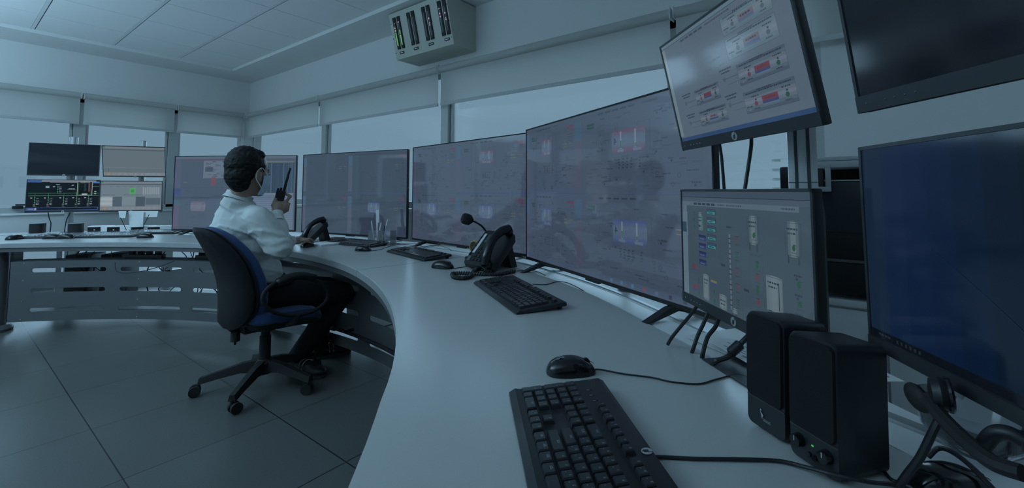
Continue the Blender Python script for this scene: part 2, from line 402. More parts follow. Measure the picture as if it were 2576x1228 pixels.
# roller blinds
def blind(axis, a0, a1, label, zb=1.935, ztop=2.27, group='roller blinds over the windows'):
    L = a1-a0
    if axis == 'x': o = root('roller_blind', ((a0+a1)/2, WY-0.06, ztop), 0, label, 'blind', group)
    else: o = root('roller_blind', (WX-0.06, (a0+a1)/2, ztop), -pi/2, label, 'blind', group)
    # local: x along, -y into room
    h = L/2-0.001
    MB().cyl((-h, 0, 0), (h, 0, 0), 0.034, 20).build('roller_tube', M_BLIND, o)
    b = MB(); b.box(-h+0.007, h-0.007, -0.0035, -0.0025, zb-ztop+0.03, 0); b.build('blind_fabric', M_BLIND, o)
    MB().bbox(-h+0.006, h-0.006, -0.010, 0.004, zb-ztop, zb-ztop+0.03, 0.004).build('bottom_rail', mat('blind_rail', (0.56, 0.57, 0.57), 0.5), o)
    for s in (-1, 1):
        MB().box(s*h-0.002, s*h+0.002, -0.036, 0.055, -0.036, 0.036).build('bracket', M_WHITE, o)
    return o
names = ['far left of the picture', 'between the first and second window posts', 'beside the room corner']
blind('x', 0.06, 0.975, 'white roller blind over the leftmost window, above the unlit black monitor')
blind('x', 0.995, 1.875, 'white roller blind over the window above the left bank of small monitors')
blind('x', 1.895, 2.70, 'narrow white roller blind on the left wall ending at the room corner')
blind('y', 5.01, 6.98, 'white roller blind on the right wall starting at the room corner')
blind('y', 2.94, 4.99, 'white roller blind on the right wall directly below the instrument box')
blind('y', 0.85, 2.92, 'long white roller blind running behind the tilted upper monitor')
blind('y', -1.25, 0.83, 'white roller blind at the right, between the two upper monitors')
# window latch on the far-left bottom rail
o = root('window_latch', ony(48, 519, WY-0.03), 0, 'small black window latch on the far-left sill rail', 'latch')
MB().bbox(-0.05, 0.03, -0.03, 0.03, -0.028, 0.005, 0.004).build('latch_body', M_BLK, o)
MB().bbox(-0.03, 0.09, -0.035, -0.02, 0.006, 0.024, 0.004).build('lever', M_BLK, o)

# outside: louvred screen and low white parapet seen through the windows
o = root('louvre_screen', (4.6, -1.6, 0), 0, 'pale slatted louvre screen outside the right window', 'screen')
b = MB()
for k in range(14): b.box(0, 0.05, 0, 3.2, 0.35+k*0.085, 0.35+k*0.085+0.06)
b.build('slats', mat('outdoor_white', (0.82, 0.83, 0.82), 0.6), o)
b = MB()
for y in (0.0, 1.05, 2.1, 3.15): b.box(0.05, 0.11, y, y+0.07, 0.0, 1.62)
b.build('posts', MATS['outdoor_white'], o)
for (x, y, wd, dp, h, lab) in ((-2.0, 30, 7, 4, 2.2, 'low pale rooftop block outside the far-left window'), (9, 34, 9, 5, 1.9, 'long pale rooftop outside the corner windows')):
    o = root('rooftop_building', (x, y, 0), 0, lab, 'building', None)
    MB().box(0, wd, 0, dp, -6, h).build('building_wall', mat('hazy_building', (0.97, 0.97, 0.97), 0.8), o)
    b = MB()
    for k in range(int(wd)): b.box(k+0.3, k+0.8, -0.03, 0.0, h-0.9, h-0.4)
    b.build('windows_row', mat('hazy_glass', (0.86, 0.88, 0.9), 0.5), o)
    MB().box(-0.2, wd+0.2, -0.2, dp+0.2, h, h+0.12).build('roof', MATS['hazy_building'], o)

# ------------------------------------------------------------------ desk
DC = Vector((-1.8, 2.7, 0))
RIN = [(-70, 3.0), (-50, 3.02), (-44, 3.03), (-39, 3.05), (-36.4, 3.07), (-26.8, 3.13), (-21, 3.17), (-14.4, 3.22), (-6.5, 3.285), (0.7, 3.335), (7.8, 3.385), (17, 3.44), (27.7, 3.485), (40.8, 3.51), (52.8, 3.54), (70, 3.56)]
ROUT = [(-70, 3.93), (-45, 3.93), (-41, 3.862), (-34, 3.885), (-26.9, 3.935), (-17.3, 3.985), (0, 4.0), (12, 4.02), (25, 4.10), (40, 4.2), (55, 4.3), (70, 4.3)]
RLED = [(-70, 4.07), (-47, 4.07), (-34, 4.09), (-17, 4.22), (0, 4.28), (12, 4.34), (25, 4.55), (40, 4.75), (70, 4.8)]
def pol(th, R, z=0.0): return Vector((DC.x+R*cos(radians(th)), DC.y+R*sin(radians(th)), z))
ZD, TD = 0.74, 0.038
def band(b, tab0, tab1, th0, th1, z0, z1, step=2.0, o0=0, o1=0, m=0, me=None):
    n = max(2, int((th1-th0)/step)); A = []; B = []
    for i in range(n+1):
        t = th0+(th1-th0)*i/n
        A.append((interp(tab0, t) if isinstance(tab0, list) else tab0)+o0); B.append((interp(tab1, t) if isinstance(tab1, list) else tab1)+o1)
    th = [th0+(th1-th0)*i/n for i in range(n+1)]
    me = m if me is None else me
    for i in range(n):
        p = [pol(th[i], A[i]), pol(th[i+1], A[i+1]), pol(th[i+1], B[i+1]), pol(th[i], B[i])]
        lo = [(q.x, q.y, z0) for q in p]; hi = [(q.x, q.y, z1) for q in p]
        b.add(lo+hi, [(4, 7, 6, 5)], m); b.add(lo+hi, [(0, 1, 2, 3)], m)
        b.add(lo+hi, [(0, 4, 5, 1), (2, 6, 7, 3)], me, True)
        if i == 0: b.add(lo+hi, [(0, 3, 7, 4)], me)
        if i == n-1: b.add(lo+hi, [(1, 5, 6, 2)], me)
    return b
desk = root('curved_desk', (0, 0, 0), 0, 'long curved pale grey control-room desk with slotted steel front panels', 'desk')
for (t0, t1) in ((-66, -9.9), (-9.8, 19.95), (20.05, 66)):
    b = MB(); band(b, RIN, ROUT, t0, t1, ZD-TD, ZD-0.003, 1.5, o0=0.002, me=1)
    band(b, RIN, ROUT, t0, t1, ZD-0.003, ZD, 1.5, o0=0.006, o1=-0.002)
    b.build('worktop', [M_DESK, M_EDGE], desk)
for (t0, t1) in ((-66, -10), (-10, 20), (20, 66)):
    b = MB(); band(b, RIN, RIN, t0, t1, ZD-TD-0.035, ZD-TD, 2, o0=0.012, o1=0.05); b.build('edge_beam', M_STEEL, desk)
# slotted modesty panels
RP = 3.56
def slot_panel(t0, t1, slots, off=0.0):
    rp = lambda t: max(RP, interp(RIN, t)+0.035)+off
    z0, z1 = 0.095, 0.585
    rows = [(0.185, 0.035), (0.345, 0.035), (0.510, 0.035)]
    # build as angular columns x height strips, leaving rounded slots open
    b = MB()
    def strip(ta, tb, za, zb):
        n = max(1, int((tb-ta)/1.0))
        for i in range(n):
            a0 = ta+(tb-ta)*i/n; a1 = ta+(tb-ta)*(i+1)/n
            for d in (0, 0.004):
                p0 = pol(a0, rp(a0)+d); p1 = pol(a1, rp(a1)+d)
                b.add([(p0.x, p0.y, za), (p1.x, p1.y, za), (p1.x, p1.y, zb), (p0.x, p0.y, zb)], [(0, 1, 2, 3)], 0, True)
    zc = z0
    for (zr, hw) in rows:
        hw = hw/2
        strip(t0, t1, zc, zr-hw)
        # row with slots
        cur = t0
        for (sa, sb) in slots:
            strip(cur, sa, zr-hw, zr+hw)
            # rounded ends: fill corners
            for (tc, sg) in ((sa, 1), (sb, -1)):
                R = rp(tc); dang = degrees(hw/R)
                for sz in (-1, 1):
                    pts = []
                    for k in range(7):
                        a = pi/2*k/6; pts.append((tc+sg*dang*(1-cos(a)), zr+sz*hw*sin(a)))
                    pts.append((tc, zr+sz*hw))
                    for d in (0, 0.004):
                        b.add([(pol(q[0], R+d).x, pol(q[0], R+d).y, q[1]) for q in pts], [list(range(len(pts)))], 0)
            # slot rim thickness
            for zz in (zr-hw, zr+hw):
                n = 8
                for i in range(n):
                    a0 = sa+(sb-sa)*i/n; a1 = sa+(sb-sa)*(i+1)/n
                    q = [pol(a0, rp(a0)), pol(a1, rp(a1)), pol(a1, rp(a1)+0.004), pol(a0, rp(a0)+0.004)]
                    b.add([(v.x, v.y, zz) for v in q], [(0, 1, 2, 3)], 0)
            cur = sb
        strip(cur, t1, zr-hw, zr+hw)
        zc = zr+hw
    strip(t0, t1, zc, z1)
    o = b.build('modesty_panel', M_STEEL, desk, fix=False)
    # folded returns at both ends, top flange tray
    for t in (t0, t1):
        p0 = pol(t, rp(t)); p1 = pol(t, rp(t)+0.05); e = MB()
        e.add([(p0.x, p0.y, z0), (p1.x, p1.y, z0), (p1.x, p1.y, z1), (p0.x, p0.y, z1)], [(0, 1, 2, 3)]); e.build('panel_return', M_STEEL, desk, fix=False)
    e = MB(); tt = [t0+(t1-t0)*i/24 for i in range(25)]
    band(e, [(t, rp(t)) for t in tt], [(t, rp(t)+0.16) for t in tt], t0, t1, z1-0.004, z1); e.build('cable_shelf', M_STEEL, desk)
    e = MB()
    for t in (t0+1.5, (t0+t1)/2, t1-1.5):
        for z in (0.115, 0.26, 0.43, 0.57):
            p = pol(t, rp(t)-0.001); q = pol(t, rp(t)-0.004); e.cyl((p.x, p.y, z), (q.x, q.y, z), 0.005, 8)
    e.build('panel_screws', M_ALU, desk, fix=False)
slot_panel(20.2, 51.9, [(21.5, 28.1), (29.9, 38.6), (40.5, 49.5)])
slot_panel(-11.5, 19.8, [(-10, -3.0), (-0.9, 5.4), (7.4, 13.0), (14.5, 18.5)])
slot_panel(-45, -11.8, [(-44, -36), (-34, -24), (-22, -13)])
# legs
for (t, r) in ((54.6, 3.70), (19.6, 3.95), (-11.8, 3.75), (-46, 3.6)):
    p = pol(t, r); b = MB()
    b.cyl((p.x, p.y, 0.05), (p.x, p.y, ZD-TD-0.002), 0.075, 28).lathe([(0.045, 0.0), (0.115, 0.0), (0.12, 0.02), (0.105, 0.042), (0.075, 0.052)], 28, 0, (p.x, p.y, 0))
    b.build('leg', M_STEEL, desk)
p = pol(52.3, 3.60); q = pol(52.3, 3.70)
MB().add([(p.x, p.y, 0.09), (q.x, q.y, 0.09), (q.x, q.y, 0.69), (p.x, p.y, 0.69), (p.x+0.02, p.y+0.02, 0.09), (q.x+0.02, q.y+0.02, 0.09), (q.x+0.02, q.y+0.02, 0.69), (p.x+0.02, p.y+0.02, 0.69)],
         [(0, 1, 2, 3), (4, 5, 6, 7), (0, 1, 5, 4), (2, 3, 7, 6), (0, 3, 7, 4), (1, 2, 6, 5)]).build('side_bracket', M_STEEL, desk)
b = MB(); band(b, 3.67, 4.40, 21, 53, 0.135, 0.15, 2); band(b, 3.67, 4.10, -8, 19, 0.135, 0.15, 2); b.build('cable_tray', M_WHITE, desk)
# foot rail by the right bay
b = MB(); b.tube([pol(t, 3.50, 0.235) for t in range(-30, 3, 2)], 0.012, 10); b.build('foot_rail', M_BLKM, desk)
b = MB(); b.cyl(pol(2, 3.5, 0.235), pol(3, 3.5, 0.235), 0.018, 12).cyl(pol(-12, 3.5, 0.235), pol(-12, 3.56, 0.235), 0.01, 8).cyl(pol(0, 3.5, 0.235), pol(0, 3.56, 0.235), 0.01, 8)
b.build('rail_end', M_BLKM, desk)

# white cable ledge behind the desk
led = root('cable_ledge', (0, 0, 0), 0, 'white raised cable ledge running behind the curved desk', 'ledge')
b = MB()
band(b, ROUT, ROUT, -66, 66, 0.64, ZD-0.004, 2, o0=0.012, o1=0.10)
band(b, ROUT, RLED, -66, 66, 0.66, ZD-0.004, 2, o0=0.112)
b.build('ledge_top', M_WHITE, led)
b = MB(); band(b, ROUT, ROUT, -66, 66, 0.60, ZD-0.012, 2, o0=0.10, o1=0.112); b.build('groove', M_ALUD, led)
b = MB(); band(b, ROUT, ROUT, -66, 66, ZD-0.0038, ZD+0.001, 2, o0=0.118, o1=0.134); b.build('seal_strip', M_ALU, led)
for t in (-60, -38, -14, 8, 32, 56):
    p = pol(t, interp(RLED, t)-0.1); MB().bbox(p.x-0.02, p.x+0.02, p.y-0.02, p.y+0.02, 0, 0.66, 0.002).build('ledge_post', M_WHITE, led)
# ------------------------------------------------------------------ screens
GLOSSY = [False]
def emat(r, g, b, k=1.0):
    n = 'screen_%02x%02x%02x' % (int(r), int(g), int(b))+('g' if GLOSSY[0] else '')
    c = rgb(r, g, b)
    m = mat(n, (0.012, 0.013, 0.015), 0.055 if GLOSSY[0] else 0.10, spec=0.5, emit=c, es=k)
    if GLOSSY[0]: m.node_tree.nodes['Principled BSDF'].inputs['IOR'].default_value = 2.0
    return m
class Canvas:
    """drawing on a screen: one mesh, faces in screen coordinates (u right, v up, metres), y toward the viewer is negative"""
    def __init__(s, w, h, base): s.w = w; s.h = h; s.mb = MB(); s.mats = []; s.ly = 0; s.q = s.col(base); s.mb.quad((-w/2, 0, -h/2), (w/2, 0, -h/2), (w/2, 0, h/2), (-w/2, 0, h/2), s.q)
    def col(s, c):
        m = emat(*c)
        if m not in s.mats: s.mats.append(m)
        return s.mats.index(m)
    def P(s, x, y, l): return ((x-0.5)*s.w, -0.00025*l, (0.5-y)*s.h)     # x,y in 0..1 from top-left
    def rect(s, x0, y0, x1, y1, c, l=1):
        s.mb.quad(s.P(x0, y1, l), s.P(x1, y1, l), s.P(x1, y0, l), s.P(x0, y0, l), s.col(c)); return s
    def frame(s, x0, y0, x1, y1, c, t=0.002, l=2):
        ty = t*s.w/s.h
        s.rect(x0, y0, x1, y0+ty, c, l).rect(x0, y1-ty, x1, y1, c, l).rect(x0, y0, x0+t, y1, c, l).rect(x1-t, y0, x1, y1, c, l); return s
    def line(s, pts, c, t=0.0012, l=2):
        for (x0, y0), (x1, y1) in zip(pts, pts[1:]):
            if abs(x1-x0) > abs(y1-y0): s.rect(min(x0, x1), y0-t, max(x0, x1), y0+t, c, l)
            else: s.rect(x0-t*0.6, min(y0, y1), x0+t*0.6, max(y0, y1), c, l)
        return s
    def ell(s, x, y, rx, ry, c, l=2, n=14):
        s.mb.add([s.P(x+rx*cos(2*pi*i/n), y-ry*sin(2*pi*i/n), l) for i in range(n)], [list(range(n))], s.col(c)); return s
    def ring(s, x, y, r, c, l=2):
        ry = r*s.w/s.h; n = 14
        o = [s.P(x+r*cos(2*pi*i/n), y-ry*sin(2*pi*i/n), l) for i in range(n)]; q = [s.P(x+r*.8*cos(2*pi*i/n), y-ry*.8*sin(2*pi*i/n), l) for i in range(n)]
        s.mb.add(o+q, [(i, (i+1) % n, n+(i+1) % n, n+i) for i in range(n)], s.col(c)); return s
    def words(s, x, y, wd, ht, c, rnd, l=2):     # a line of tiny illegible text
        cx = x
        while cx < x+wd:
            k = rnd.uniform(0.25, 1.0)*ht*s.h/s.w*2.2; s.rect(cx, y-ht/2, min(cx+k, x+wd), y+ht/2, c, l); cx += k+ht*0.28
        return s
    def zig(s, x, y, wd, ht, c, l=2):
        n = max(4, int(ht*s.h/0.010)); 
        for i in range(n):
            yy = y+ht*(i+0.5)/n; s.rect(x-wd*(0.5 if i % 2 else 0.3), yy-ht*0.22/n, x+wd*(0.3 if i % 2 else 0.5), yy+ht*0.22/n, c, l)
        return s
    def text(s, txt, x, y, hgt, c, l=3, mirror=True):
        vs, fs = text_mesh(txt, hgt*s.h, mirror); cx, _, cy = s.P(x, y, l)
        s.mb.add([(cx+a, -0.00025*l, cy+b_) for a, b_ in vs], fs, s.col(c)); return s
    def grad(s, x0, y0, x1, y1, stops, n=8, r=0.0, l=2):      # rounded tank with vertical shading drawn by the software
        for i in range(n):
            t = (i+0.5)/n; k = t*(len(stops)-1); a = int(min(k, len(stops)-2)); f = k-a
            c = [stops[a][j]+(stops[a+1][j]-stops[a][j])*f for j in range(3)]; c = [round(v/4)*4 for v in c]
            e = r*(1-sqrt(max(0, 1-(2*t-1)**4)))
            s.rect(x0+e, y0+(y1-y0)*i/n, x1-e, y0+(y1-y0)*(i+1)/n, c, l)
        return s
    def hgrad(s, x0, y0, x1, y1, stops, n=6, l=2, r=0.0):
        for i in range(n):
            t = (i+0.5)/n; k = t*(len(stops)-1); a = int(min(k, len(stops)-2)); f = k-a
            c = [stops[a][j]+(stops[a+1][j]-stops[a][j])*f for j in range(3)]; c = [round(v/4)*4 for v in c]
            e = r*(1-sqrt(max(0, 1-(2*t-1)**2)))
            s.rect(x0+(x1-x0)*i/n, y0+e, x0+(x1-x0)*(i+1)/n, y1-e, c, l)
        return s
    def build(s, parent, loc=(0, 0, 0), rot=None):
        return s.mb.build('screen', s.mats, parent, loc, rot, fix=False)
DK = (40, 50, 64); MD = (52, 63, 79); LG = (80, 94, 112)
RED = (80, 52, 70); GRN = (32, 60, 60); BLU = (50, 66, 108); YEL = (92, 92, 64); TEAL = (54, 76, 98)
def quadrant(c, x0, y0, x1, y1, tank, rnd, dense=1.0, big=False, num=None, red=True):
    X = lambda u: x0+(x1-x0)*u
    Y = lambda v: y0+(y1-y0)*v
    c.rect(X(0), Y(0.0), X(1), Y(0.006), MD, 1)
    for k in range(5): c.rect(X(0.24+k*0.065), Y(0.045), X(0.285+k*0.065), Y(0.065), DK)
    c.words(X(0.60), Y(0.055), 0.10*(x1-x0), 0.008, MD, rnd)
    c.rect(X(0.0), Y(0.08), X(0.075), Y(0.34), TEAL, 1); c.rect(X(0), Y(0.35), X(0.075), Y(0.98), (64, 69, 87), 1)
    if red:
        c.rect(X(0.86), Y(0.10), X(0.97), Y(0.135), RED); c.rect(X(0.92), Y(0.15), X(0.97), Y(0.18), RED)
        for k in range(5): c.words(X(0.86), Y(0.22+0.03*k), 0.10*(x1-x0), 0.005, MD, rnd)
    c.rect(X(0.13), Y(0.15), X(0.20), Y(0.18), GRN); c.rect(X(0.13), Y(0.19), X(0.20), Y(0.215), GRN)
    # tank
    if tank:
        a = (56, 68, 112) if tank == 'b' else (82, 62, 82); mid = (72, 86, 108)
        u0, u1, v0, v1 = (0.36, 0.62, 0.30, 0.56) if big else (0.36, 0.56, 0.22, 0.46)
        c.grad(X(u0), Y(v0), X(u1), Y(v1), [a, mid, mid, a], 12, 0.022*(x1-x0))
        for q in (0.27, 0.7):
            xx = u0+(u1-u0)*q
            c.rect(X(xx), Y(v0+0.02), X(xx+0.012), Y(v1-0.04), (96, 112, 126), 3); c.rect(X(xx+0.002), Y(v0+0.10*(1+q)), X(xx+0.011), Y(v1-0.05), (36, 84, 62), 4)
        c.rect(X(u0+0.05), Y(v1-0.035), X(u0+0.10), Y(v1-0.005), LG, 3); c.rect(X(u1-0.09), Y(v1-0.035), X(u1-0.03), Y(v1-0.005), LG, 3)
        if num: c.text(num, X(u0+0.03), Y((v0+v1)/2), 0.055, DK, 5); 
        c.line([(X(u1-0.06), Y(v0)), (X(u1-0.06), Y(v0-0.05)), (X(u1+0.03), Y(v0-0.05)), (X(u1+0.03), Y(0.72)), (X(0.92), Y(0.78))], MD)
        c.line([(X(u0+0.05), Y(v0)), (X(u0+0.05), Y(v0-0.09)), (X(0.24), Y(v0-0.09)), (X(0.24), Y(0.62))], MD)
    for k in range(5): c.zig(X(0.42+k*0.032+(0.03 if k == 4 else 0)), Y(0.62), 0.016*(x1-x0), 0.13*(y1-y0), DK)
    c.zig(X(0.66), Y(0.62), 0.02*(x1-x0), 0.20*(y1-y0), MD)
    n = int(58*dense)
    for k in range(n):
        u = rnd.uniform(0.12, 0.93); v = rnd.uniform(0.12, 0.95)
        if tank and 0.34 < u < 0.66 and 0.20 < v < 0.60: continue
        c.words(X(u), Y(v), rnd.uniform(0.03, 0.07)*(x1-x0), 0.006, rnd.choice((DK, MD, MD)), rnd)
        if rnd.random() < 0.3: c.frame(X(u), Y(v+0.015), X(u+0.05), Y(v+0.04), MD, 0.0008)
        if rnd.random() < 0.2: c.ell(X(u+0.02), Y(v+0.025), 0.004, 0.006, DK)
        if rnd.random() < 0.12: c.line([(X(u), Y(v+0.03)), (X(u+rnd.uniform(-0.1, 0.15)), Y(v+0.03)), (X(u+0.1), Y(min(0.95, v+0.15)))], MD)
    for k in range(5): c.ring(X(rnd.uniform(0.2, 0.9)), Y(rnd.uniform(0.75, 0.93)), 0.006, DK)
    for k in range(3):
        c.rect(X(0.80+0.09*(k % 2)), Y(0.34+0.045*(k//2)), X(0.86+0.09*(k % 2)), Y(0.352+0.045*(k//2)), YEL)

def tv(name, cx, cy, cz, yaw, W, H, draw, label, pitch=0.0, base=(58, 70, 87)):
    o = root(name, (cx, cy, 0), yaw, label, 'screen', 'large widescreen displays on the curved desk')
    b = MB(); z0, z1 = cz-H/2, cz+H/2
    b.bbox(-W/2, W/2, 0.0, 0.022, z0, z1, 0.003)
    b.bbox(-W/2+0.10, W/2-0.10, 0.02, 0.055, z0+0.02, z0+H*0.55, 0.01)
    b.build('back_housing', M_BLK, o)
    b = MB(); e = 0.006
    b.box(-W/2, W/2, -0.004, 0.0, z1-e, z1).box(-W/2, W/2, -0.004, 0.0, z0, z0+0.014).box(-W/2, -W/2+e, -0.004, 0, z0, z1).box(W/2-e, W/2, -0.004, 0, z0, z1)
    b.box(-0.05, 0.05, -0.004, 0.01, z0-0.008, z0)
    b.build('bezel', M_BLKM, o)
    GLOSSY[0] = True; c = Canvas(W-2*e, H-e-0.014, base); draw(c); GLOSSY[0] = False; c.build(o, (0, -0.0006, cz+0.004))
    for s in (-1, 1):
        f = MB(); x = s*W*0.36; wd = 0.014
        zt = z0+0.004; zb = ZD+0.0005
        for sg in (-1, 1):
            pts = [(0.012+sg*0.012, zt), (0.012+sg*0.04, zt-0.006), (0.012+sg*0.135, zb), (0.012+sg*0.110, zb), (0.012+sg*0.02, zt-0.022), (0.012-sg*0.005, zt-0.016)]
            f.add([(x-wd, p[0], p[1]) for p in pts]+[(x+wd, p[0], p[1]) for p in pts], [tuple(range(6)), tuple(range(11, 5, -1))]+[(i, (i+1) % 6, 6+(i+1) % 6, 6+i) for i in range(6)])
        f.build('foot', M_BLK, o)
    return o
TVW, TVH = 1.294, 0.7455
def k105(x, y, z, s=1.05): return (x*s, y*s, EYE+(z-EYE)*s)
def d1(c):
    rnd = random.Random(1)
    c.rect(0, 0, 1, 0.035, (74, 84, 100)); c.rect(0.08, 0.035, 0.62, 0.045, RED)
    c.rect(0, 0.05, 0.055, 0.52, (66, 72, 92)); c.rect(0, 0.44, 0.06, 0.545, BLU); c.rect(0, 0.60, 0.055, 0.67, TEAL); c.rect(0, 0.67, 0.05, 1, (74, 70, 92))
    c.rect(0.24, 0.06, 0.52, 0.30, (86, 98, 114))
    for k in range(46): c.words(rnd.uniform(.25, .48), rnd.uniform(.07, .28), rnd.uniform(.01, .03), 0.008, rnd.choice((DK, MD)), rnd, 3)
    c.ell(0.44, 0.18, 0.025, 0.035, MD, 3); c.rect(0.255, 0.15, 0.32, 0.21, MD, 3)
    c.rect(0.31, 0.285, 0.345, 0.40, (104, 56, 70)); c.rect(0.075, 0.35, 0.11, 0.36, YEL)
    c.rect(0.06, 0.43, 0.62, 0.435, MD); c.rect(0.10, 0.655, 0.135, 0.665, GRN)
    for k in range(5): c.rect(0.15+k*0.032, 0.565, 0.172+k*0.032, 0.573, DK)
    c.grad(0.145, 0.62, 0.27, 0.75, [(88, 72, 90), (92, 100, 116), (92, 84, 100)], 6, 0.02)
    for k in range(4): c.zig(0.22+k*0.012, 0.78, 0.007, 0.06, DK)
    for k in range(60): c.words(rnd.uniform(.07, .6), rnd.uniform(.46, .95), rnd.uniform(.01, .03), 0.006, MD, rnd)
    # right-hand trend window
    c.rect(0.63, 0.07, 0.985, 0.99, (84, 98, 118)); c.rect(0.63, 0.075, 0.985, 0.088, YEL, 3); c.rect(0.63, 0.09, 0.985, 0.50, (36, 52, 72), 3)
    for k in range(30): x = rnd.uniform(.64, .97); c.rect(x, 0.095, x+rnd.uniform(.002, .01), 0.495, rnd.choice(((48, 66, 86), (28, 44, 62), (58, 76, 94))), 4)
    for k in range(17): c.rect(0.64, 0.54+k*0.026, 0.98, 0.543+k*0.026, MD, 3)
    c.rect(0.63, 0.505, 0.985, 0.525, (92, 104, 120), 4)
def d2(c):
    rnd = random.Random(2)
    quadrant(c, 0, 0, .47, .49, None, rnd, 0.5, red=False); quadrant(c, .47, 0, 1, .49, None, rnd, 0.8); quadrant(c, 0, .5, .47, 1, None, rnd, 0.5); quadrant(c, .47, .5, 1, 1, 'b', rnd, 0.9)
    c.rect(.47, .495, 1, .502, BLU)
def d3(c):
    rnd = random.Random(3)
    quadrant(c, 0, 0, .45, .49, None, rnd, 0.9); quadrant(c, .45, 0, 1, .49, 'r', rnd, 1.2); quadrant(c, 0, .5, .45, 1, 'b', rnd, 0.9); quadrant(c, .45, .5, 1, 1, 'b', rnd, 1.2)
    c.rect(.45, .492, 1, .503, BLU)
def d4(c):
    rnd = random.Random(4)
    quadrant(c, 0, 0, .40, .48, 'r', rnd, 0.8); quadrant(c, .40, 0, 1, .485, 'r', rnd, 1.5, True, '4'); quadrant(c, 0, .5, .40, 1, 'b', rnd, 0.9); quadrant(c, .40, .50, 1, .97, 'b', rnd, 1.5, True, '4')
    c.rect(0, .487, 1, .497, (58, 70, 92)); c.rect(.0, .965, 1, 1, (60, 72, 92), 2)
    for k, cc in enumerate(((58, 96, 120), (58, 96, 120), (58, 96, 120), (100, 60, 70), (70, 84, 110), DK, DK)): c.rect(.60+k*.05, .972, .612+k*.05, .992, cc, 3)
L_TV = 'large black-framed wide screen '
tv('wall_display', *k105(1.711, 4.618, 1.147), radians(-57.9), TVW, TVH, d1, L_TV+'behind the seated man, with a dark striped trend window')
tv('wall_display', *k105(2.157, 3.386, 1.146), radians(-79.8), TVW, TVH, d2, L_TV+'behind the clear pen holder', base=(46, 57, 73))
tv('wall_display', *k105(2.155, 2.080, 1.151), radians(-98.3), TVW, TVH, d3, L_TV+'behind the desk phone and gooseneck microphone')
tv('wall_display', *k105(1.680, 0.868, 1.154, 1.05), radians(-118.9), TVW*1.03, TVH*1.0, d4, L_TV+'showing a tank marked 4, partly hidden by the tilted monitor')

# ------------------------------------------------------------------ desktop monitors
def hp_logo(r, parent, loc, rot=None):
    b = MB(); n = 24
    b.add([(r*cos(2*pi*i/n), 0, r*sin(2*pi*i/n)) for i in range(n)]+[(r*cos(2*pi*i/n), -0.0006, r*sin(2*pi*i/n)) for i in range(n)],
          [tuple(range(n)), tuple(n+i for i in range(n))]+[(i, (i+1) % n, n+(i+1) % n, n+i) for i in range(n)], 0)
    def bar(x0, z0, x1, z1, w=0.13):
        b.add([(r*(x0-w/2), -0.0009, r*z0), (r*(x0+w/2), -0.0009, r*z0), (r*(x1+w/2), -0.0009, r*z1), (r*(x1-w/2), -0.0009, r*z1)], [(0, 1, 2, 3)], 1)
    # the mirrored round badge: a slanted h and p
    bar(0.22, -0.55, 0.48, 0.85); bar(0.02, -0.55, 0.16, 0.25); bar(-0.22, -0.85, -0.02, 0.3); bar(-0.42, -0.45, -0.30, 0.28)
    b.box(-0.30*r, 0.0*r, -0.0009, -0.0008, 0.22*r, 0.33*r, 1).box(0.14*r, 0.36*r, -0.0009, -0.0008, 0.2*r, 0.31*r, 1).box(-0.42*r, -0.18*r, -0.0009, -0.0008, -0.5*r, -0.39*r, 1)
    return b.build('logo_badge', [M_LOGO, M_BLKM], parent, loc, rot, fix=False)
def monitor(name, pos, yaw, pitch, label, base, draw, W=0.54, H=0.335, chin=0.028, group='computer monitors on aluminium poles', buttons=True, logo=True, sidedepth=0.045):
    o = root(name, pos, yaw, label, 'monitor', group)
    R = (pitch, 0, 0)
    b = MB(); b.bbox(-W/2, W/2, 0.0, 0.018, -H/2, H/2, 0.004)
    # tapered back shell
    w2, h2 = W/2, H/2; w3, h3 = W/2-0.03, H/2-0.05
    vs = [(-w2+.002, 0.016, -h2+.002), (w2-.002, 0.016, -h2+.002), (w2-.002, 0.016, h2-.002), (-w2+.002, 0.016, h2-.002), (-w3, sidedepth, -h3), (w3, sidedepth, -h3), (w3, sidedepth, h3), (-w3, sidedepth, h3)]
    b.add(vs, [(4, 5, 6, 7), (0, 1, 5, 4), (1, 2, 6, 5), (2, 3, 7, 6), (3, 0, 4, 7)])
    b.build('back_shell', M_BLK, o, rot=R)
    e = 0.007; b = MB()
    b.box(-W/2+.001, W/2-.001, -0.003, 0.001, H/2-e, H/2-.001).box(-W/2+.001, W/2-.001, -0.004, 0.001, -H/2+.001, -H/2+chin).box(-W/2+.001, -W/2+e, -0.003, 0.001, -H/2, H/2-.001).box(W/2-e, W/2-.001, -0.003, 0.001, -H/2, H/2-.001)
    b.build('bezel', mat('monitor_bezel', (0.035, 0.038, 0.042), 0.38), o, rot=R)
    c = Canvas(W-2*e, H-e-chin, base); draw(c)
    zc = (chin-e)/2
    M = Matrix.Rotation(pitch, 3, 'X')
    c.build(o, M @ Vector((0, -0.0006, zc)), R)
    if logo: hp_logo(0.011, o, M @ Vector((0, -0.0042, -H/2+chin*0.5)), R)
    if buttons:
        b = MB()
        for k in range(5):
            x = -W/2+0.022+(0.0 if k == 0 else 0.018+k*0.017); b.ell((x, -0.0042, -H/2+chin*0.5), (0.0016, 0.0012, 0.0016), 0, 8, 6)
        b.build('buttons', M_LOGO if logo else M_STEEL, o, rot=R)
    # mounting bracket behind
    b = MB(); b.bbox(-0.05, 0.05, sidedepth-0.002, sidedepth+0.010, -0.05, 0.05, 0.002).cyl((0, sidedepth, 0), (0, sidedepth+0.05, 0), 0.02, 14)
    b.build('bracket', M_ALU, o, rot=R)
    return o
def dr_lists(c, rnd): pass
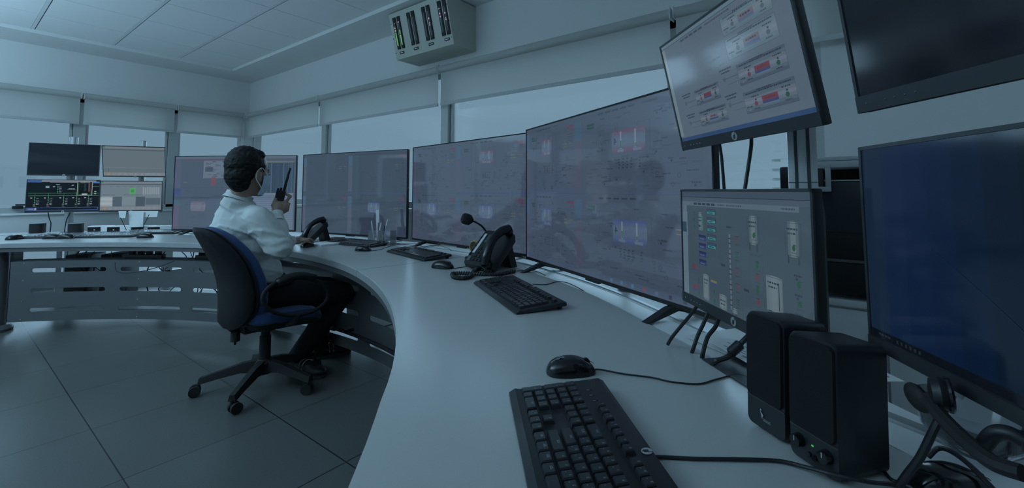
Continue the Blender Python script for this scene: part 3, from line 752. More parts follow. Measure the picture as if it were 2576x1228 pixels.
def pumpicon(c, x, y, s, col):
    c.ell(x, y, 0.008*s, 0.016*s, col, 3, 10); c.rect(x-0.003*s, y-0.02*s, x+0.009*s, y-0.012*s, col, 3); c.words(x-0.012*s, y+0.026*s, 0.024*s, 0.006, MD, random, 3)
def d_low(c):
    rnd = random.Random(11)
    c.rect(0, 0, 1, .05, (54, 68, 82)); c.rect(0, .05, 1, .055, (30, 40, 50), 2); c.rect(0, .055, 1, .095, (62, 76, 90)); c.rect(0, .095, .94, .135, (76, 92, 104), 2)
    c.rect(0, .095, .055, .20, (80, 96, 112)); c.rect(0, .20, .06, 1, (82, 102, 114)); c.rect(0, .30, .05, .40, (40, 62, 78), 3)
    for k in range(5): c.rect(.14+k*.045, .105, .175+k*.045, .125, DK, 3)
    c.words(.38, .115, .06, .012, MD, rnd, 3); c.words(.46, .115, .12, .012, MD, rnd, 3); c.words(.84, .115, .08, .012, MD, rnd, 3)
    def tank(x0, y0, x1, y1, legs=True, cc=((50, 64, 76), (96, 110, 120), (50, 64, 76))):
        c.hgrad(x0, y0+.01, x1, y1, cc, 6, 2, .012); c.words(x0+.01, y0+.06, (x1-x0)*.7, .012, DK, rnd, 4); c.words(x0+.015, y0+.09, (x1-x0)*.5, .012, DK, rnd, 4)
        c.frame(x0, y0+.02, x1, y1-.01, (46, 58, 70), .0015, 4)
        if legs: c.rect(x0+.012, y1-.01, x0+.018, y1+.045, (40, 52, 62), 4); c.rect(x1-.018, y1-.01, x1-.012, y1+.045, (40, 52, 62), 4)
    g = (36, 74, 58); r = (90, 54, 66)
    tank(.175, .18, .235, .36, False); c.rect(.222, .22, .232, .36, (52, 110, 110), 5); c.rect(.19, .31, .21, .33, DK, 5)
    tank(.62, .17, .70, .40); pumpicon(c, .665, .33, 1.2, g); tank(.86, .185, .945, .43); pumpicon(c, .905, .37, 1.2, g)
    tank(.735, .58, .835, .85, False, ((82, 98, 108), (94, 108, 118), (82, 98, 108))); c.rect(.812, .63, .817, .82, (40, 52, 60), 5); c.rect(.75, .835, .77, .845, DK, 5); c.rect(.80, .84, .82, .85, DK, 5)
    tank(.22, .74, .28, .98, False, ((82, 98, 108), (94, 108, 118), (82, 98, 108))); tank(.375, .86, .44, .995, False, ((82, 98, 108), (94, 108, 118), (82, 98, 108)))
    tank(.475, .93, .535, .995, False); tank(.655, .95, .735, .995, False)
    for k in range(5):
        y = .155+k*.075; c.rect(.275, y, .36, y+.05, DK, 2); c.rect(.28, y+.004, .355, y+.024, (46, 66, 84), 3); c.rect(.28, y+.026, .355, y+.047, (48, 122, 122), 3); c.words(.295, y+.036, .04, .01, DK, rnd, 4)
    for k in range(4):
        y = .40+k*.075; c.rect(.185, y, .26, y+.052, (44, 52, 96), 2); c.rect(.187, y+.003, .258, y+.02, (32, 40, 66), 3); c.words(.20, y+.036, .04, .01, LG, rnd, 4)
    c.rect(.455, .285, .495, .30, DK, 3); c.words(.50, .29, .03, .01, MD, rnd, 3); c.frame(.455, .31, .565, .995, (50, 66, 78), .001)
    for k in range(5):
        y = .35+k*.125; c.hgrad(.465, y, .492, y+.11, ((44, 56, 66), (96, 110, 120), (44, 56, 66)), 4, 3, .004); c.rect(.468, y+.03, .489, y+.04, DK, 4); c.rect(.468, y+.07, .489, y+.08, DK, 4)
        cc = r if k in (0, 2, 3) else g; c.rect(.525, y+.02, .54, y+.035, cc, 3); c.rect(.523, y+.045, .545, y+.055, cc, 3); c.words(.52, y+.01, .03, .006, DK, rnd, 3); c.words(.52, y+.075, .03, .006, DK, rnd, 3)
    c.frame(.625, .46, .72, .995, (50, 66, 78), .001); c.words(.635, .475, .07, .012, MD, rnd, 3)
    for k, cc in enumerate((g, r, g, r, r)): pumpicon(c, .68, .55+k*.09, 1.3, cc); c.words(.67, .52+k*.09, .02, .008, DK, rnd, 3)
    for k, cc in enumerate((g, g, g, r)): pumpicon(c, .925, .60+k*.125, 1.3, cc); c.words(.90, .545+k*.125, .04, .012, DK, rnd, 3); c.rect(.91, .56+k*.125, .92, .575+k*.125, DK, 3)
    c.rect(.40, .61, .435, .63, DK, 3); c.rect(.58, .75, .62, .77, DK, 3)
    for k in range(4): pumpicon(c, .14, .20+k*.065, .8, (g, g, g, r)[k]); 
    for k in range(2): c.rect(.11, .69+k*.19, .15, .735+k*.19, r, 3); c.rect(.11, .735+k*.19, .15, .75+k*.19, BLU, 3); pumpicon(c, .175, .74+k*.15, .8, r); pumpicon(c, .175, .83+k*.12, .8, g)
    c.rect(.30, .78, .355, .80, (104, 98, 66), 3); c.rect(.30, .80, .355, .82, BLU, 3); pumpicon(c, .33, .88, .9, g); pumpicon(c, .33, .96, .9, g)
    c.line([(.26, .43), (.275, .43), (.275, .66), (.23, .66)], (38, 54, 84)); c.line([(.38, .2), (.40, .2), (.40, .84)], MD)
def d_up(c):
    rnd = random.Random(12)
    c.rect(0, 0, 1, .03, (84, 104, 118)); c.rect(0, .03, 1, .035, MD, 2); c.rect(0, .04, .035, .95, (96, 114, 124)); c.rect(0, .965, 1, 1, (40, 62, 96))
    for k in range(5): c.rect(.22+k*.045, .05, .255+k*.045, .068, MD, 2)
    c.words(.46, .06, .20, .012, MD, rnd)
    g = (36, 74, 58); r = (90, 54, 66)
    def block(x, y, w, h, c1=r, faint=False):
        a = ((58, 72, 86), (92, 106, 118), (58, 72, 86)) if not faint else ((78, 98, 110), (96, 114, 124), (78, 98, 110))
        k = DK if not faint else MD
        c.grad(x, y, x+w, y+h, a, 7, 0, 2); c.frame(x, y, x+w, y+h, (48, 60, 72), .001, 3)
        c.words(x+w*.06, y+h*.10, w*.88, .011, k, rnd, 4); c.words(x+w*.3, y+h*.03, w*.3, .009, k, rnd, 4)
        c.rect(x+w*.37, y+h*.38, x+w*.68, y+h*.62, c1 if not faint else (92, 90, 100), 4); c.rect(x+w*.37, y+h*.62, x+w*.68, y+h*.72, (46, 62, 100) if not faint else (70, 88, 118), 4); c.rect(x+w*.37, y+h*.72, x+w*.68, y+h*.80, LG, 4)
        c.words(x+w*.42, y+h*.50, w*.2, .014, (80, 48, 60) if not faint else MD, rnd, 5)
        for q, cc in ((.24, r), (.84, g)):
            c.ell(x+w*q, y+h*.62, w*.035, h*.11, cc if not faint else (70, 84, 92), 4, 10); c.words(x+w*(q-.08), y+h*.28, w*.16, .010, k, rnd, 4); c.rect(x+w*(q-.01), y+h*.40, x+w*(q+.02), y+h*.48, k, 4); c.words(x+w*(q-.06), y+h*.84, w*.12, .008, k, rnd, 4)
        c.words(x+w*.03, y+h*.70, w*.12, .010, k, rnd, 4); c.rect(x+w*.06, y+h*.80, x+w*.11, y+h*.90, LG, 4)
    block(.62, .73, .31, .17); block(.62, .50, .30, .17); block(.24, .76, .24, .14, (88, 92, 104)); block(.24, .56, .22, .14)
    block(.58, .27, .33, .17, r, True); block(.58, .09, .33, .15, r, True)
    for (x, y) in ((.50, .79), (.50, .57), (.12, .84), (.12, .64)):
        c.ring(x+.015, y, .010, DK, 3); c.ell(x+.015, y, .003, .006, DK, 3); c.line([(x+.026, y), (x+.12, y)], DK, .0014); c.line([(x+.03, y+.05), (x+.12, y+.05)], MD); c.words(x-.01, y-.08, .09, .012, DK, rnd, 3); c.words(x-.0, y-.055, .07, .012, DK, rnd, 3)
    for k in range(26): c.words(rnd.uniform(.06, .5), rnd.uniform(.12, .5), rnd.uniform(.02, .06), .010, (76, 94, 108), rnd)
def d_off(c):
    c.rect(0.0, 0, 1, 1, (7, 12, 18), 1)
def d_blue(c):
    rnd = random.Random(5)
    # a dark blue desktop picture with a diagonal light streak and a taskbar
    cols = [(16, 30, 50), (10, 26, 52), (6, 22, 50), (4, 20, 46), (3, 17, 40), (2, 14, 32), (1, 9, 22), (1, 6, 14)]
    for i in range(8): c.rect(i*.085, 0, (i+1)*.085 if i < 7 else 1, .955, cols[i], 1)
    c.rect(0, .955, 1, 1, (4, 7, 14), 2)
    for i in range(20):
        x = .26+i*.03; y = .48+i*.027+0.0005*i*i; s = .001
        c.mb.add([c.P(x, y, 3), c.P(x+.03, y+.027+.0005*(2*i+1), 3), c.P(x+.03, y+.033+.0005*(2*i+1), 3), c.P(x, y+.006, 3)], [(0, 3, 2, 1)], c.col((6, 26, 40)))
    c.words(.035, .972, .05, .010, (30, 36, 44), rnd, 3)
    for k in range(6): c.rect(.11+k*.017, .967, .118+k*.017, .983, (26, 32, 40), 3)
m_hp1 = monitor('desktop_monitor', (1.194, 0.235, 1.007), radians(-138.2), 0.0, 'lower black monitor of the front pole, showing tanks and green and red pump icons', (56, 72, 83), d_low)
m_hp2 = monitor('desktop_monitor', (1.194, 0.248, 1.458), radians(-136.1), radians(12.2), 'upper black monitor of the front pole, tilted down, with grey equipment panels on screen', (78, 92, 106), d_up)
m_rl = monitor('desktop_monitor', (0.730, -0.146, 1.078), radians(-151), radians(0.5), 'dark blue monitor cut off by the right edge of the picture, below the unlit one', (10, 22, 40), d_blue, chin=0.020, buttons=False, logo=False)
m_ru = monitor('desktop_monitor', (0.722, -0.168, 1.466), radians(-141), radians(8), 'unlit dark monitor cut off by the top right corner of the picture', (16, 26, 34), d_off, logo=False)
def d_b(c):
    rnd = random.Random(21); g = (52, 130, 84); w_ = (150, 160, 166)
    c.rect(0, 0, .185, .08, (56, 84, 138)); c.rect(.185, 0, .95, .06, (116, 124, 134)); c.rect(.30, .03, .72, .08, (104, 112, 122), 2); c.rect(.88, .03, 1, .09, (70, 104, 156), 3)
    for y in (.42, .505): c.rect(.02, y, 1, y+.012, g, 2)
    for (x, y) in ((.17, .62), (.36, .62), (.58, .62), (.76, .62), (.93, .62)): pass
    for i, x in enumerate((.11, .29, .50, .68, .85)):
        c.rect(x-.002, .43, x+.002, .82, g, 2)
        for k in range(4): c.ell(x, .56+k*.055, .007, .014, (84, 168, 120), 3, 8); c.words(x+.02, .60+k*.055, .035, .018, (110, 120, 128), rnd, 3)
        c.rect(x-.06, .57, x-.035, .595, w_, 3); c.ell(x-.005, .80, .016, .035, (84, 84, 84), 3, 10); c.words(x+.02, .79, .035, .02, w_, rnd, 3); c.rect(x-.02, .855, x+.02, .865, (120, 120, 120), 3)
    for k in range(5): c.ell(.41, .20+k*.055, .007, .014, (90, 180, 130), 3, 8); c.words(.43, .22+k*.05, .03, .016, w_, rnd, 3)
    c.rect(.38, .14, .44, .15, w_, 3); c.rect(.24, .18, .30, .26, (52, 90, 96), 2); c.rect(.25, .21, .29, .245, (170, 176, 180), 3); c.rect(.34, .205, .37, .225, w_, 3); c.rect(.60, .15, .63, .175, w_, 3); c.words(.56, .28, .09, .02, w_, rnd, 3); c.rect(.54, .30, .66, .31, (120, 124, 128), 3)
    c.rect(.68, .04, .90, .50, (150, 160, 160), 3); c.rect(.688, .05, .892, .49, (5, 10, 12), 4); c.frame(.70, .07, .88, .47, (50, 110, 70), .004, 5); c.text('EN STREAM', .79, .075, .045, w_, 5); c.rect(.84, .10, .865, .38, (92, 56, 64), 5); c.rect(.78, .12, .81, .36, (18, 52, 48), 5); c.rect(.75, .44, .83, .49, (150, 160, 160), 6)
    c.rect(.93, .36, .96, .39, w_, 3); c.rect(.93, .43, .96, .46, w_, 3); c.rect(.90, .20, 1, .21, g, 3)
    c.rect(0, .895, 1, .995, (56, 78, 128), 2); c.rect(.145, .91, .985, .975, (6, 12, 20), 3); c.rect(.115, .905, .135, .98, (150, 160, 166), 3); c.rect(.03, .93, .10, .95, (120, 140, 160), 3)
def d_w(low):
    def f(c):
        rnd = random.Random(31+low)
        c.rect(0, 0, 1, .06, (112, 120, 128)); c.rect(0, 0, .04, .05, (60, 112, 76), 2); c.rect(0, .085, 1, .125, (74, 88, 98), 2)
        for k in range(12): c.rect(rnd.random()*.9, .01, rnd.random()*.1+.8, .03, (104, 112, 120), 1)
        if low:
            for k in range(9): c.words(.03+k*.11, .18, .05, .015, (84, 96, 104), rnd)
            c.rect(.46, .23, .565, .44, (78, 150, 92), 2); c.ell(.512, .33, .03, .06, (60, 128, 74), 3)
            c.rect(.03, .46, .22, .475, (58, 70, 80), 2); c.rect(.37, .46, .68, .475, (58, 70, 80), 2)
            for k in range(8): c.rect(.68+k*.036, .20, .705+k*.036, .45, (126, 138, 146), 2)
            c.rect(.0, .53, .19, .86, (150, 160, 166), 2); 
            for k in range(7): c.rect(.0, .56+k*.045, .19, .565+k*.045, (78, 92, 104), 3)
            c.rect(.20, .53, .345, .87, (70, 84, 96), 2); c.rect(.345, .53, .57, .82, (108, 122, 132), 2); c.rect(.57, .53, .725, .87, (64, 78, 90), 2); c.rect(.735, .58, .98, .82, (76, 90, 102), 2)
            for k in range(5): c.rect(.35, .58+k*.05, .565, .585+k*.05, (124, 136, 144), 3)
        else:
            c.words(.04, .30, .70, .006, (92, 104, 112), rnd); c.words(.02, .72, .96, .02, (106, 116, 124), rnd)
            for k in range(3): c.rect(.02, .775+k*.045, .98, .785+k*.045, (88, 100, 108), 2)
            c.rect(.08, .74, .085, .84, (40, 52, 62), 3)
        c.rect(0, .885, 1, .985, (112, 120, 128), 2); c.rect(.05, .90, .10, .975, (140, 122, 98), 3)
        for k in range(9): c.rect(.14+k*.09, .895, .19+k*.09, .975, (118, 126, 134), 3)
    return f
LM = 'small monitor of the far-left bank, '
monitor('desktop_monitor', (0.791, 6.392, 1.488), radians(-22.8), radians(-1), 'unlit black '+LM+'upper left of the four', (9, 18, 28), lambda c: c.rect(0, 0, 1, 1, (9, 18, 28)), H=0.33, chin=0.012, group='four small monitors at the far left', buttons=False)
monitor('desktop_monitor', (1.27, 6.024, 1.477), radians(-30.3), radians(12.5), 'pale grey '+LM+'upper right and tilted down', (92, 106, 114), d_w(0), H=0.33, chin=0.012, group='four small monitors at the far left', buttons=False)
monitor('desktop_monitor', (0.792, 6.331, 1.118), radians(-19.6), radians(-1), 'black '+LM+'lower left with green wiring diagram', (6, 12, 20), d_b, H=0.33, chin=0.018, group='four small monitors at the far left', buttons=False)
monitor('desktop_monitor', (1.274, 6.092, 1.111), radians(-31.7), radians(2), 'white '+LM+'lower right with a green square on screen', (102, 116, 126), d_w(1), H=0.33, chin=0.018, group='four small monitors at the far left', buttons=False)

# ------------------------------------------------------------------ poles
def extr_pole(name, x, y, z0, z1, s, label, m=M_ALUP, round_=False):
    o = root(name, (x, y, z0), 0, label, 'pole', 'aluminium monitor poles')
    b = MB(); h = z1-z0; n = 40; pts = []
    for i in range(n):
        a = 2*pi*i/n; k = abs(((i+2.5) % 10)-5)
        rr = s*(1.0 if k > 1.1 else 0.86); pts.append((rr*cos(a), rr*sin(a)))
    b.prism(pts, 0.012, h); b.build('pole_profile', m, o)
    MB().lathe([(s*1.7, 0), (s*1.7, 0.008), (s*1.5, 0.012), (s*1.05, 0.014)], 28).build('base_flange', M_ALU, o)
    MB().lathe([(s*0.9, h-0.001), (s*1.02, h), (s*1.02, h+0.004), (s*0.8, h+0.006)], 24).build('end_cap', M_ALU, o)
    return o
# front pole behind the two lit desktop monitors: wide flat fluted profile
o = root('monitor_pole', (1.312, 0.094, ZD), radians(-86), 'wide fluted aluminium pole holding the two front monitors', 'pole', None)
b = MB(); hw = 0.031; h = 0.86
b.bbox(-hw, hw, 0, 0.05, 0, h, 0.003)
b.build('pole_profile', mat('pole_light', (0.66, 0.68, 0.69), 0.35, metal=0.3), o)
for x0, x1 in ((-0.0165, -0.0095), (0.009, 0.0165)): MB().box(x0, x1, -0.0008, 0.002, 0.0, h-0.005).build('groove', M_ALUD, o)
MB().box(-hw+.0005, hw-.0005, -0.0010, 0.0, .450, .4515).build('joint_line', M_ALUD, o)
p_l = Vector((0.791, 6.36, 0)); 
extr_pole('monitor_pole', 0.865, 6.53, ZD, 1.735, 0.036, 'aluminium pole behind the unlit black monitor at the far left')
extr_pole('monitor_pole', 1.375, 6.20, ZD, 1.715, 0.028, 'aluminium pole behind the pale monitors at the far left')
extr_pole('monitor_pole', 1.86, 0.80, ZD, 0.95, 0.020, 'short aluminium post under the large screen marked 4')
extr_pole('monitor_pole', 0.80, -0.27, ZD, 1.62, 0.03, 'aluminium pole behind the two dark monitors at the right edge')
# wall-mounted instrument box
A_ = atz(999, 151, 2.375)
XF = A_.x; ya, yb = 3.285, 2.545
o = root('instrument_box', (WX, (ya+yb)/2, 2.375), 0, 'beige wall-mounted instrument box with lit bar gauges above the windows', 'box')
hy = (ya-yb)/2; dx = WX-XF; lean = 0.10; ht = ZC-2.375-0.012
vs = [(-dx, -hy, 0), (-dx, hy, 0), (0, hy, 0), (0, -hy, 0), (-dx-lean, -hy, ht), (-dx-lean, hy, ht), (0, hy, ht), (0, -hy, ht)]
MB().add(vs, [(0, 1, 2, 3), (4, 7, 6, 5), (0, 4, 5, 1), (1, 5, 6, 2), (2, 6, 7, 3), (3, 7, 4, 0)]).build('housing', M_BOX, o)
fdir = Vector((-lean, 0, ht)).normalized(); fn = Vector((-ht, 0, -lean)).normalized()
def fp(u, v, d=0.0):      # u 0..1 from left (far y) to right, v metres up the sloped face
    return Vector((-dx, hy-2*hy*u, 0))+fdir*v+fn*d
def slab(b, u0, u1, v0, v1, d, m=0, skew=0.0):
    p = [fp(u0, v0, 0), fp(u1, v0, 0), fp(u1, v1, 0), fp(u0, v1, 0)]; q = [x+fn*d for x in p]
    b.add(p+q, [(4, 5, 6, 7), (0, 1, 5, 4), (1, 2, 6, 5), (2, 3, 7, 6), (3, 0, 4, 7)], m)
M_LG = mat('lamp_green', (0.1, 0.3, 0.1), 0.5, emit=rgb(84, 132, 78)); M_LR = mat('lamp_pink', (0.3, 0.1, 0.1), 0.5, emit=rgb(148, 122, 142)); M_LY = mat('lamp_amber', (0.3, 0.2, 0.1), 0.5, emit=rgb(166, 142, 112))
FH = sqrt(lean*lean+ht*ht)
for i in range(4):
    for j in range(2):
        u = 0.065+i*0.262+j*0.078; v0, v1 = 0.085, 0.365
        b = MB(); slab(b, u, u+0.052, v0, v1, 0.008); b.build('gauge', M_BLKM, o)
        b = MB(); slab(b, u+0.012, u+0.036, v0+0.03, v1-0.05, 0.0095); b.build('gauge_window', mat('gauge_glass', (0.03, 0.04, 0.05), 0.2), o)
        lit = {(0, 0): [(0.0, 0.60, 0), (0.64, 0.70, 2), (0.76, 0.82, 1), (0.97, 1.0, 1)], (0, 1): [(0.0, 0.44, 0), (0.48, 0.66, 0), (0.98, 1.03, 1)], (2, 1): [(0.42, 0.46, 1), (0.50, 0.54, 1), (0.68, 0.75, 1)], (3, 0): [(0.60, 0.66, 1), (0.72, 0.78, 1), (0.93, 0.96, 1)], (3, 1): [(0.42, 0.47, 1), (0.50, 0.53, 1), (0.68, 0.74, 1)]}.get((i, j), [])
        if lit:
            b = MB()
            for a, c_, k in lit: slab(b, u+0.014, u+0.034, v0+0.03+a*0.2, v0+0.03+c_*0.2, 0.0105, k)
            b.build('lit_bar', [M_LG, M_LR, M_LY], o)
    b = MB(); slab(b, 0.085+i*0.262, 0.165+i*0.262, 0.04, 0.062, 0.003); b.build('name_plate', M_BLKM, o)
    b = MB(); slab(b, 0.098+i*0.262, 0.152+i*0.262, 0.048, 0.054, 0.0036); b.build('plate_lettering', M_LOGO, o)
b = MB()
for u in (0.015, 0.985):
    for v in (0.06, 0.19, 0.32): b.ell(fp(u, v), (0.004, 0.004, 0.004), 0, 8, 6)
b.build('screws', M_BLKM, o)
# ------------------------------------------------------------------ keyboards
KS = 1.2
def key_layout():
    K = []
    def row(y, xs, ws=None, h=1):
        for i, x in enumerate(xs): K.append((x, y, (ws[i] if ws else 1), h))
    row(0, [0, 2, 3, 4, 5, 6.5, 7.5, 8.5, 9.5, 11, 12, 13, 14, 15.25, 16.25, 17.25], None, 0.85)
    row(1.5, list(range(13))+[13]+[15.25, 16.25, 17.25, 18.5, 19.5, 20.5, 21.5], [1]*13+[2]+[1]*7)
    row(2.5, [0]+[1.5+i for i in range(12)]+[13.5]+[15.25, 16.25, 17.25, 18.5, 19.5, 20.5], [1.5]+[1]*12+[1.5]+[1]*6)
    K.append((21.5, 2.5, 1, 2))
    row(3.5, [0]+[1.75+i for i in range(11)]+[12.75, 18.5, 19.5, 20.5], [1.75]+[1]*11+[2.25, 1, 1, 1])
    row(4.5, [0]+[2.25+i for i in range(10)]+[12.25, 16.25, 18.5, 19.5, 20.5], [2.25]+[1]*10+[2.75, 1, 1, 1, 1])
    K.append((21.5, 4.5, 1, 2))
    row(5.5, [0, 1.25, 2.5, 3.75, 10, 11.25, 12.5, 13.75, 15.25, 16.25, 17.25, 18.5, 20.5], [1.25, 1.25, 1.25, 6.25, 1.25, 1.25, 1.25, 1.25, 1, 1, 1, 2, 1])
    return K
def make_keyboard(pos, rz, label, detail=True, logo=True, mark=M_MARK, key_m=None, body=None, tilt=True):
    U = 0.019*KS; W = 0.456*KS; D = 0.168*KS
    o = root('keyboard', pos, rz, label, 'keyboard', 'black wired keyboards on the desk')
    zf, zb = 0.012, 0.030 if tilt else 0.018         # deck height front / back
    body = body or M_KBODY
    def zt(y): return zf+(zb-zf)*(y+D/2)/D
    b = MB()
    prof = [(-D/2, 0.002+0.0), (-D/2, 0.008), (-D/2+0.012, zt(-D/2+0.012)+0.002), (-D/2+0.02, zt(-D/2+0.02)), (D/2-0.010, zt(D/2-0.01)), (D/2, zt(D/2)-0.006), (D/2, zt(D/2)-0.014)]
    rows = []
    for x in (-W/2, -W/2+0.006, W/2-0.006, W/2):
        e = 0.0 if abs(x) < W/2-0.001 else 0.004
        rows.append([(x, y*(1-e/D*2), z-e*0.7) for y, z in prof])
    n = len(prof); vs = [p for r in rows for p in r]
    fs = [(i*n+j, i*n+j+1, (i+1)*n+j+1, (i+1)*n+j) for i in range(3) for j in range(n-1)]+[(i*n+n-1, i*n, (i+1)*n, (i+1)*n+n-1) for i in range(3)]
    b.add(vs, fs, 0, True); b.add(vs, [tuple(range(n)), tuple(3*n+j for j in range(n))], 0)
    b.build('keyboard_body', body, o)
    if tilt:
        for s in (-1, 1):
            f = MB(); x = s*(W/2-0.035); f.bbox(x-0.014, x+0.014, D/2-0.022, D/2-0.012, 0.0, zt(D/2)-0.01, 0.001); f.build('foot', body, o)
    x00 = -11.25*U; ytop = D/2-0.030
    allk = MB(); cache = {}
    for (kx, ky, kw, kh) in key_layout():
        cx = -(x00+(kx+kw/2)*U); cy = ytop-(ky+kh/2)*U       # the photograph shows the keyboards mirrored: number pad on the user's left
        z = zt(cy)-0.0005; slope = (zb-zf)/D
        w2, h2 = kw*U/2-0.0008, kh*U/2-0.0008; t = 0.0022; H = 0.0085
        def cap(b, ox, oy, oz, var):
            pts = [(-w2, -h2, 0), (w2, -h2, 0), (w2, h2, 0), (-w2, h2, 0), (-w2+t*.7, -h2+t*.5, H*.75), (w2-t*.7, -h2+t*.5, H*.75), (w2-t*.7, h2-t*1.2, H*.75), (-w2+t*.7, h2-t*1.2, H*.75),
                   (-w2+t*1.3, -h2+t, H), (w2-t*1.3, -h2+t, H), (w2-t*1.3, h2-t*1.7, H), (-w2+t*1.3, h2-t*1.7, H)]
            v = [(ox+x, oy+y, oz+q+slope*y) for x, y, q in pts]
            b.add(v, [(0, 1, 5, 4), (1, 2, 6, 5), (2, 3, 7, 6), (3, 0, 4, 7), (4, 5, 9, 8), (5, 6, 10, 9), (6, 7, 11, 10), (7, 4, 8, 11), (8, 9, 10, 11)], 0, False)
            if kw >= 6: return
            rr = random.Random(var*7+int(kw*4))
            def q4(x0, x1, y0, y1):
                zz = oz+H+0.0003+slope*(y0+y1)/2; b.quad((ox+x0, oy+y0, zz), (ox+x1, oy+y0, zz), (ox+x1, oy+y1, zz), (ox+x0, oy+y1, zz), 1)
            for q in range(1 if kw == 1 else 3):
                mx = w2*0.35-0.003*q; my = h2*0.22; a_ = rr.uniform(.0009, .0015); c_ = rr.uniform(.0013, .0022)
                q4(mx-a_, mx-a_+.0006, my-c_, my+c_); q4(mx-a_, mx+a_, my-c_, my-c_+.0006)
                if rr.random() < .6: q4(mx-a_, mx+a_, my+c_-.0006, my+c_)
                if rr.random() < .5: q4(mx+a_-.0006, mx+a_, my-c_, my+c_)
            if kw == 1 and rr.random() < .5: q4(-w2*.45, -w2*.45+.0012, -h2*.3, -h2*.3+.0018)
        if detail:
            kk = (round(kw, 2), kh, int(kx*3+ky*5) % 5 if kw == 1 else 0)
            if kk not in cache:
                b = MB(); cap(b, 0, 0, 0, kk[2]); ob = b.build('key', [key_m or M_KEY, mark], o, (cx, cy, z), fix=False); cache[kk] = ob
            else:
                ob = cache[kk].copy(); COL.objects.link(ob); ob.parent = o; ob.location = (cx, cy, z)
        else: cap(allk, cx, cy, z, int(kx*3+ky*5) % 5)
    if not detail: allk.build('keys', [key_m or M_KEY, mark], o, fix=False)
    if logo:
        lx = 0.0; ly = D/2-0.013
        hp_logo(0.0085, o, (lx, ly, zt(ly)+0.0006), (-pi/2+math.atan((zb-zf)/D), 0, 0))
        b = MB()
        for k in range(3):
            x = -(x00+(18.9+k*1.0)*U); y = ytop-0.4*U
            b.ell((x, y, zt(y)+0.0003), (0.0012, 0.0012, 0.0008), 0, 8, 5); b.box(x-0.0006, x+0.0006, y-0.009, y-0.004, zt(y)-0.0006, zt(y)+0.0002, 1)
        b.build('status_lights', [M_BLKG, M_MARK], o)
    return o
kn = (0.626, 0.329, ZD)
kb1 = make_keyboard(kn, radians(-137), 'big black keyboard in the foreground, cut by the bottom edge of the picture')
kb2 = make_keyboard((1.475, 1.117, ZD), radians(-122), 'black keyboard in front of the desk phone with its back feet raised')
kb3 = make_keyboard((1.985, 2.32, ZD), radians(-103), 'black keyboard between the pen holder and the desk phone', detail=True, logo=False)
kb4 = make_keyboard((2.08, 3.18, ZD), radians(-84), 'black keyboard lying flat by the papers, left of the pen holder', detail=False, logo=False)
M_KEYW = mat('key_shiny', (0.16, 0.17, 0.18), 0.25)
def kbleft(px, py, rz, label):
    p = atz(px, py, ZD+0.01); return make_keyboard((p.x, p.y, ZD), radians(rz), label, detail=False, logo=False, key_m=M_KEYW)
kbleft(158, 594, -40, 'keyboard below the lower left monitor of the far-left bank')
kbleft(268, 593, -44, 'keyboard in the middle of the far-left row, below the two lower monitors')
kbleft(384, 584, -50, 'keyboard farthest right in the far-left row, partly under its neighbour')

# ------------------------------------------------------------------ mice
def mouse_mesh(L=0.118, W=0.066, H=0.037):
    b = MB(); n = 22; k = 10; vs = []
    for i in range(k+1):
        t = i/k*pi/2; zz = sin(t); rr = cos(t)**0.55
        for j in range(n):
            a = 2*pi*j/n; ex = 0.78
            cx_ = math.copysign(abs(cos(a))**ex, cos(a)); sy = math.copysign(abs(sin(a))**ex, sin(a))
            y = sy*L/2*rr; x = cx_*W/2*rr*(1.0-0.10*sy)
            hump = 1.0-0.33*max(0, sy*rr)**1.5-0.12*max(0, -sy*rr)
            vs.append((x, y, max(0.0, zz*H*hump)))
    b.add(vs, [(i*n+j, i*n+(j+1) % n, (i+1)*n+(j+1) % n, (i+1)*n+j) for i in range(k) for j in range(n)], 0, True)
    b.add(vs, [list(range(n))[::-1]], 0)
    return b
def make_mouse(pos, rz, label, logo=False, s=1.0, cable=None, m=None):
    o = root('computer_mouse', pos, rz, label, 'computer mouse', 'black computer mice on the desk')
    b = mouse_mesh(0.118*s, 0.066*s, 0.037*s); b.build('mouse_shell', m or M_BLKG, o, (0, 0, 0.0008))
    b = MB(); b.cyl((-0.0035*s, 0.036*s, 0.024*s), (0.0035*s, 0.036*s, 0.024*s), 0.0095*s, 18); b.build('scroll_wheel', M_BLKM, o)
    b = MB(); b.tube([(0, 0.055*s-0.002*i, 0.0195*s+0.0135*s*min(1, i/18)**0.6) for i in range(8)], 0.0006, 5)
    b.build('button_seam', M_BLKM, o)
    if logo: hp_logo(0.007, o, (0.0, -0.022, 0.0372), (-pi/2-0.22, 0, 0))
    if cable:
        M = Matrix.Rotation(-rz, 4, 'Z') @ Matrix.Translation(-Vector(pos))
        pts = crom([M @ Vector(p) for p in cable], 8); MB().tube(pts, 0.0019, 7).build('cable', M_CABLE, o)
    return o
zc = ZD+0.0025
def mc(pos, rz, tail):
    f = Vector((-sin(rz), cos(rz), 0)); p = Vector(pos)
    return [p+f*0.056+Vector((0, 0, 0.006)), p+f*0.075+Vector((0, 0, 0.0045))]+tail
r1 = radians(-50-90+0)
p1 = atz(1436, 925, ZD+0.012); p1.z = ZD
tail = [atz(x, y, zc) for x, y in ((1570, 941), (1640, 950), (1690, 961), (1757, 966), (1800, 955), (1850, 943), (1885, 950))]
rz1 = radians(-48-90)
make_mouse(tuple(p1), rz1, 'glossy black mouse in the foreground above the big keyboard', True, 1.0, mc(p1, rz1, tail))
p2 = atz(1114, 669, ZD+0.012); p2.z = ZD; rz2 = radians(-78-90)
make_mouse(tuple(p2), rz2, 'black mouse left of the desk phone cord', False, 1.15, mc(p2, rz2, [atz(x, y, zc) for x, y in ((1165, 672), (1200, 666), (1225, 668), (1245, 680))]))
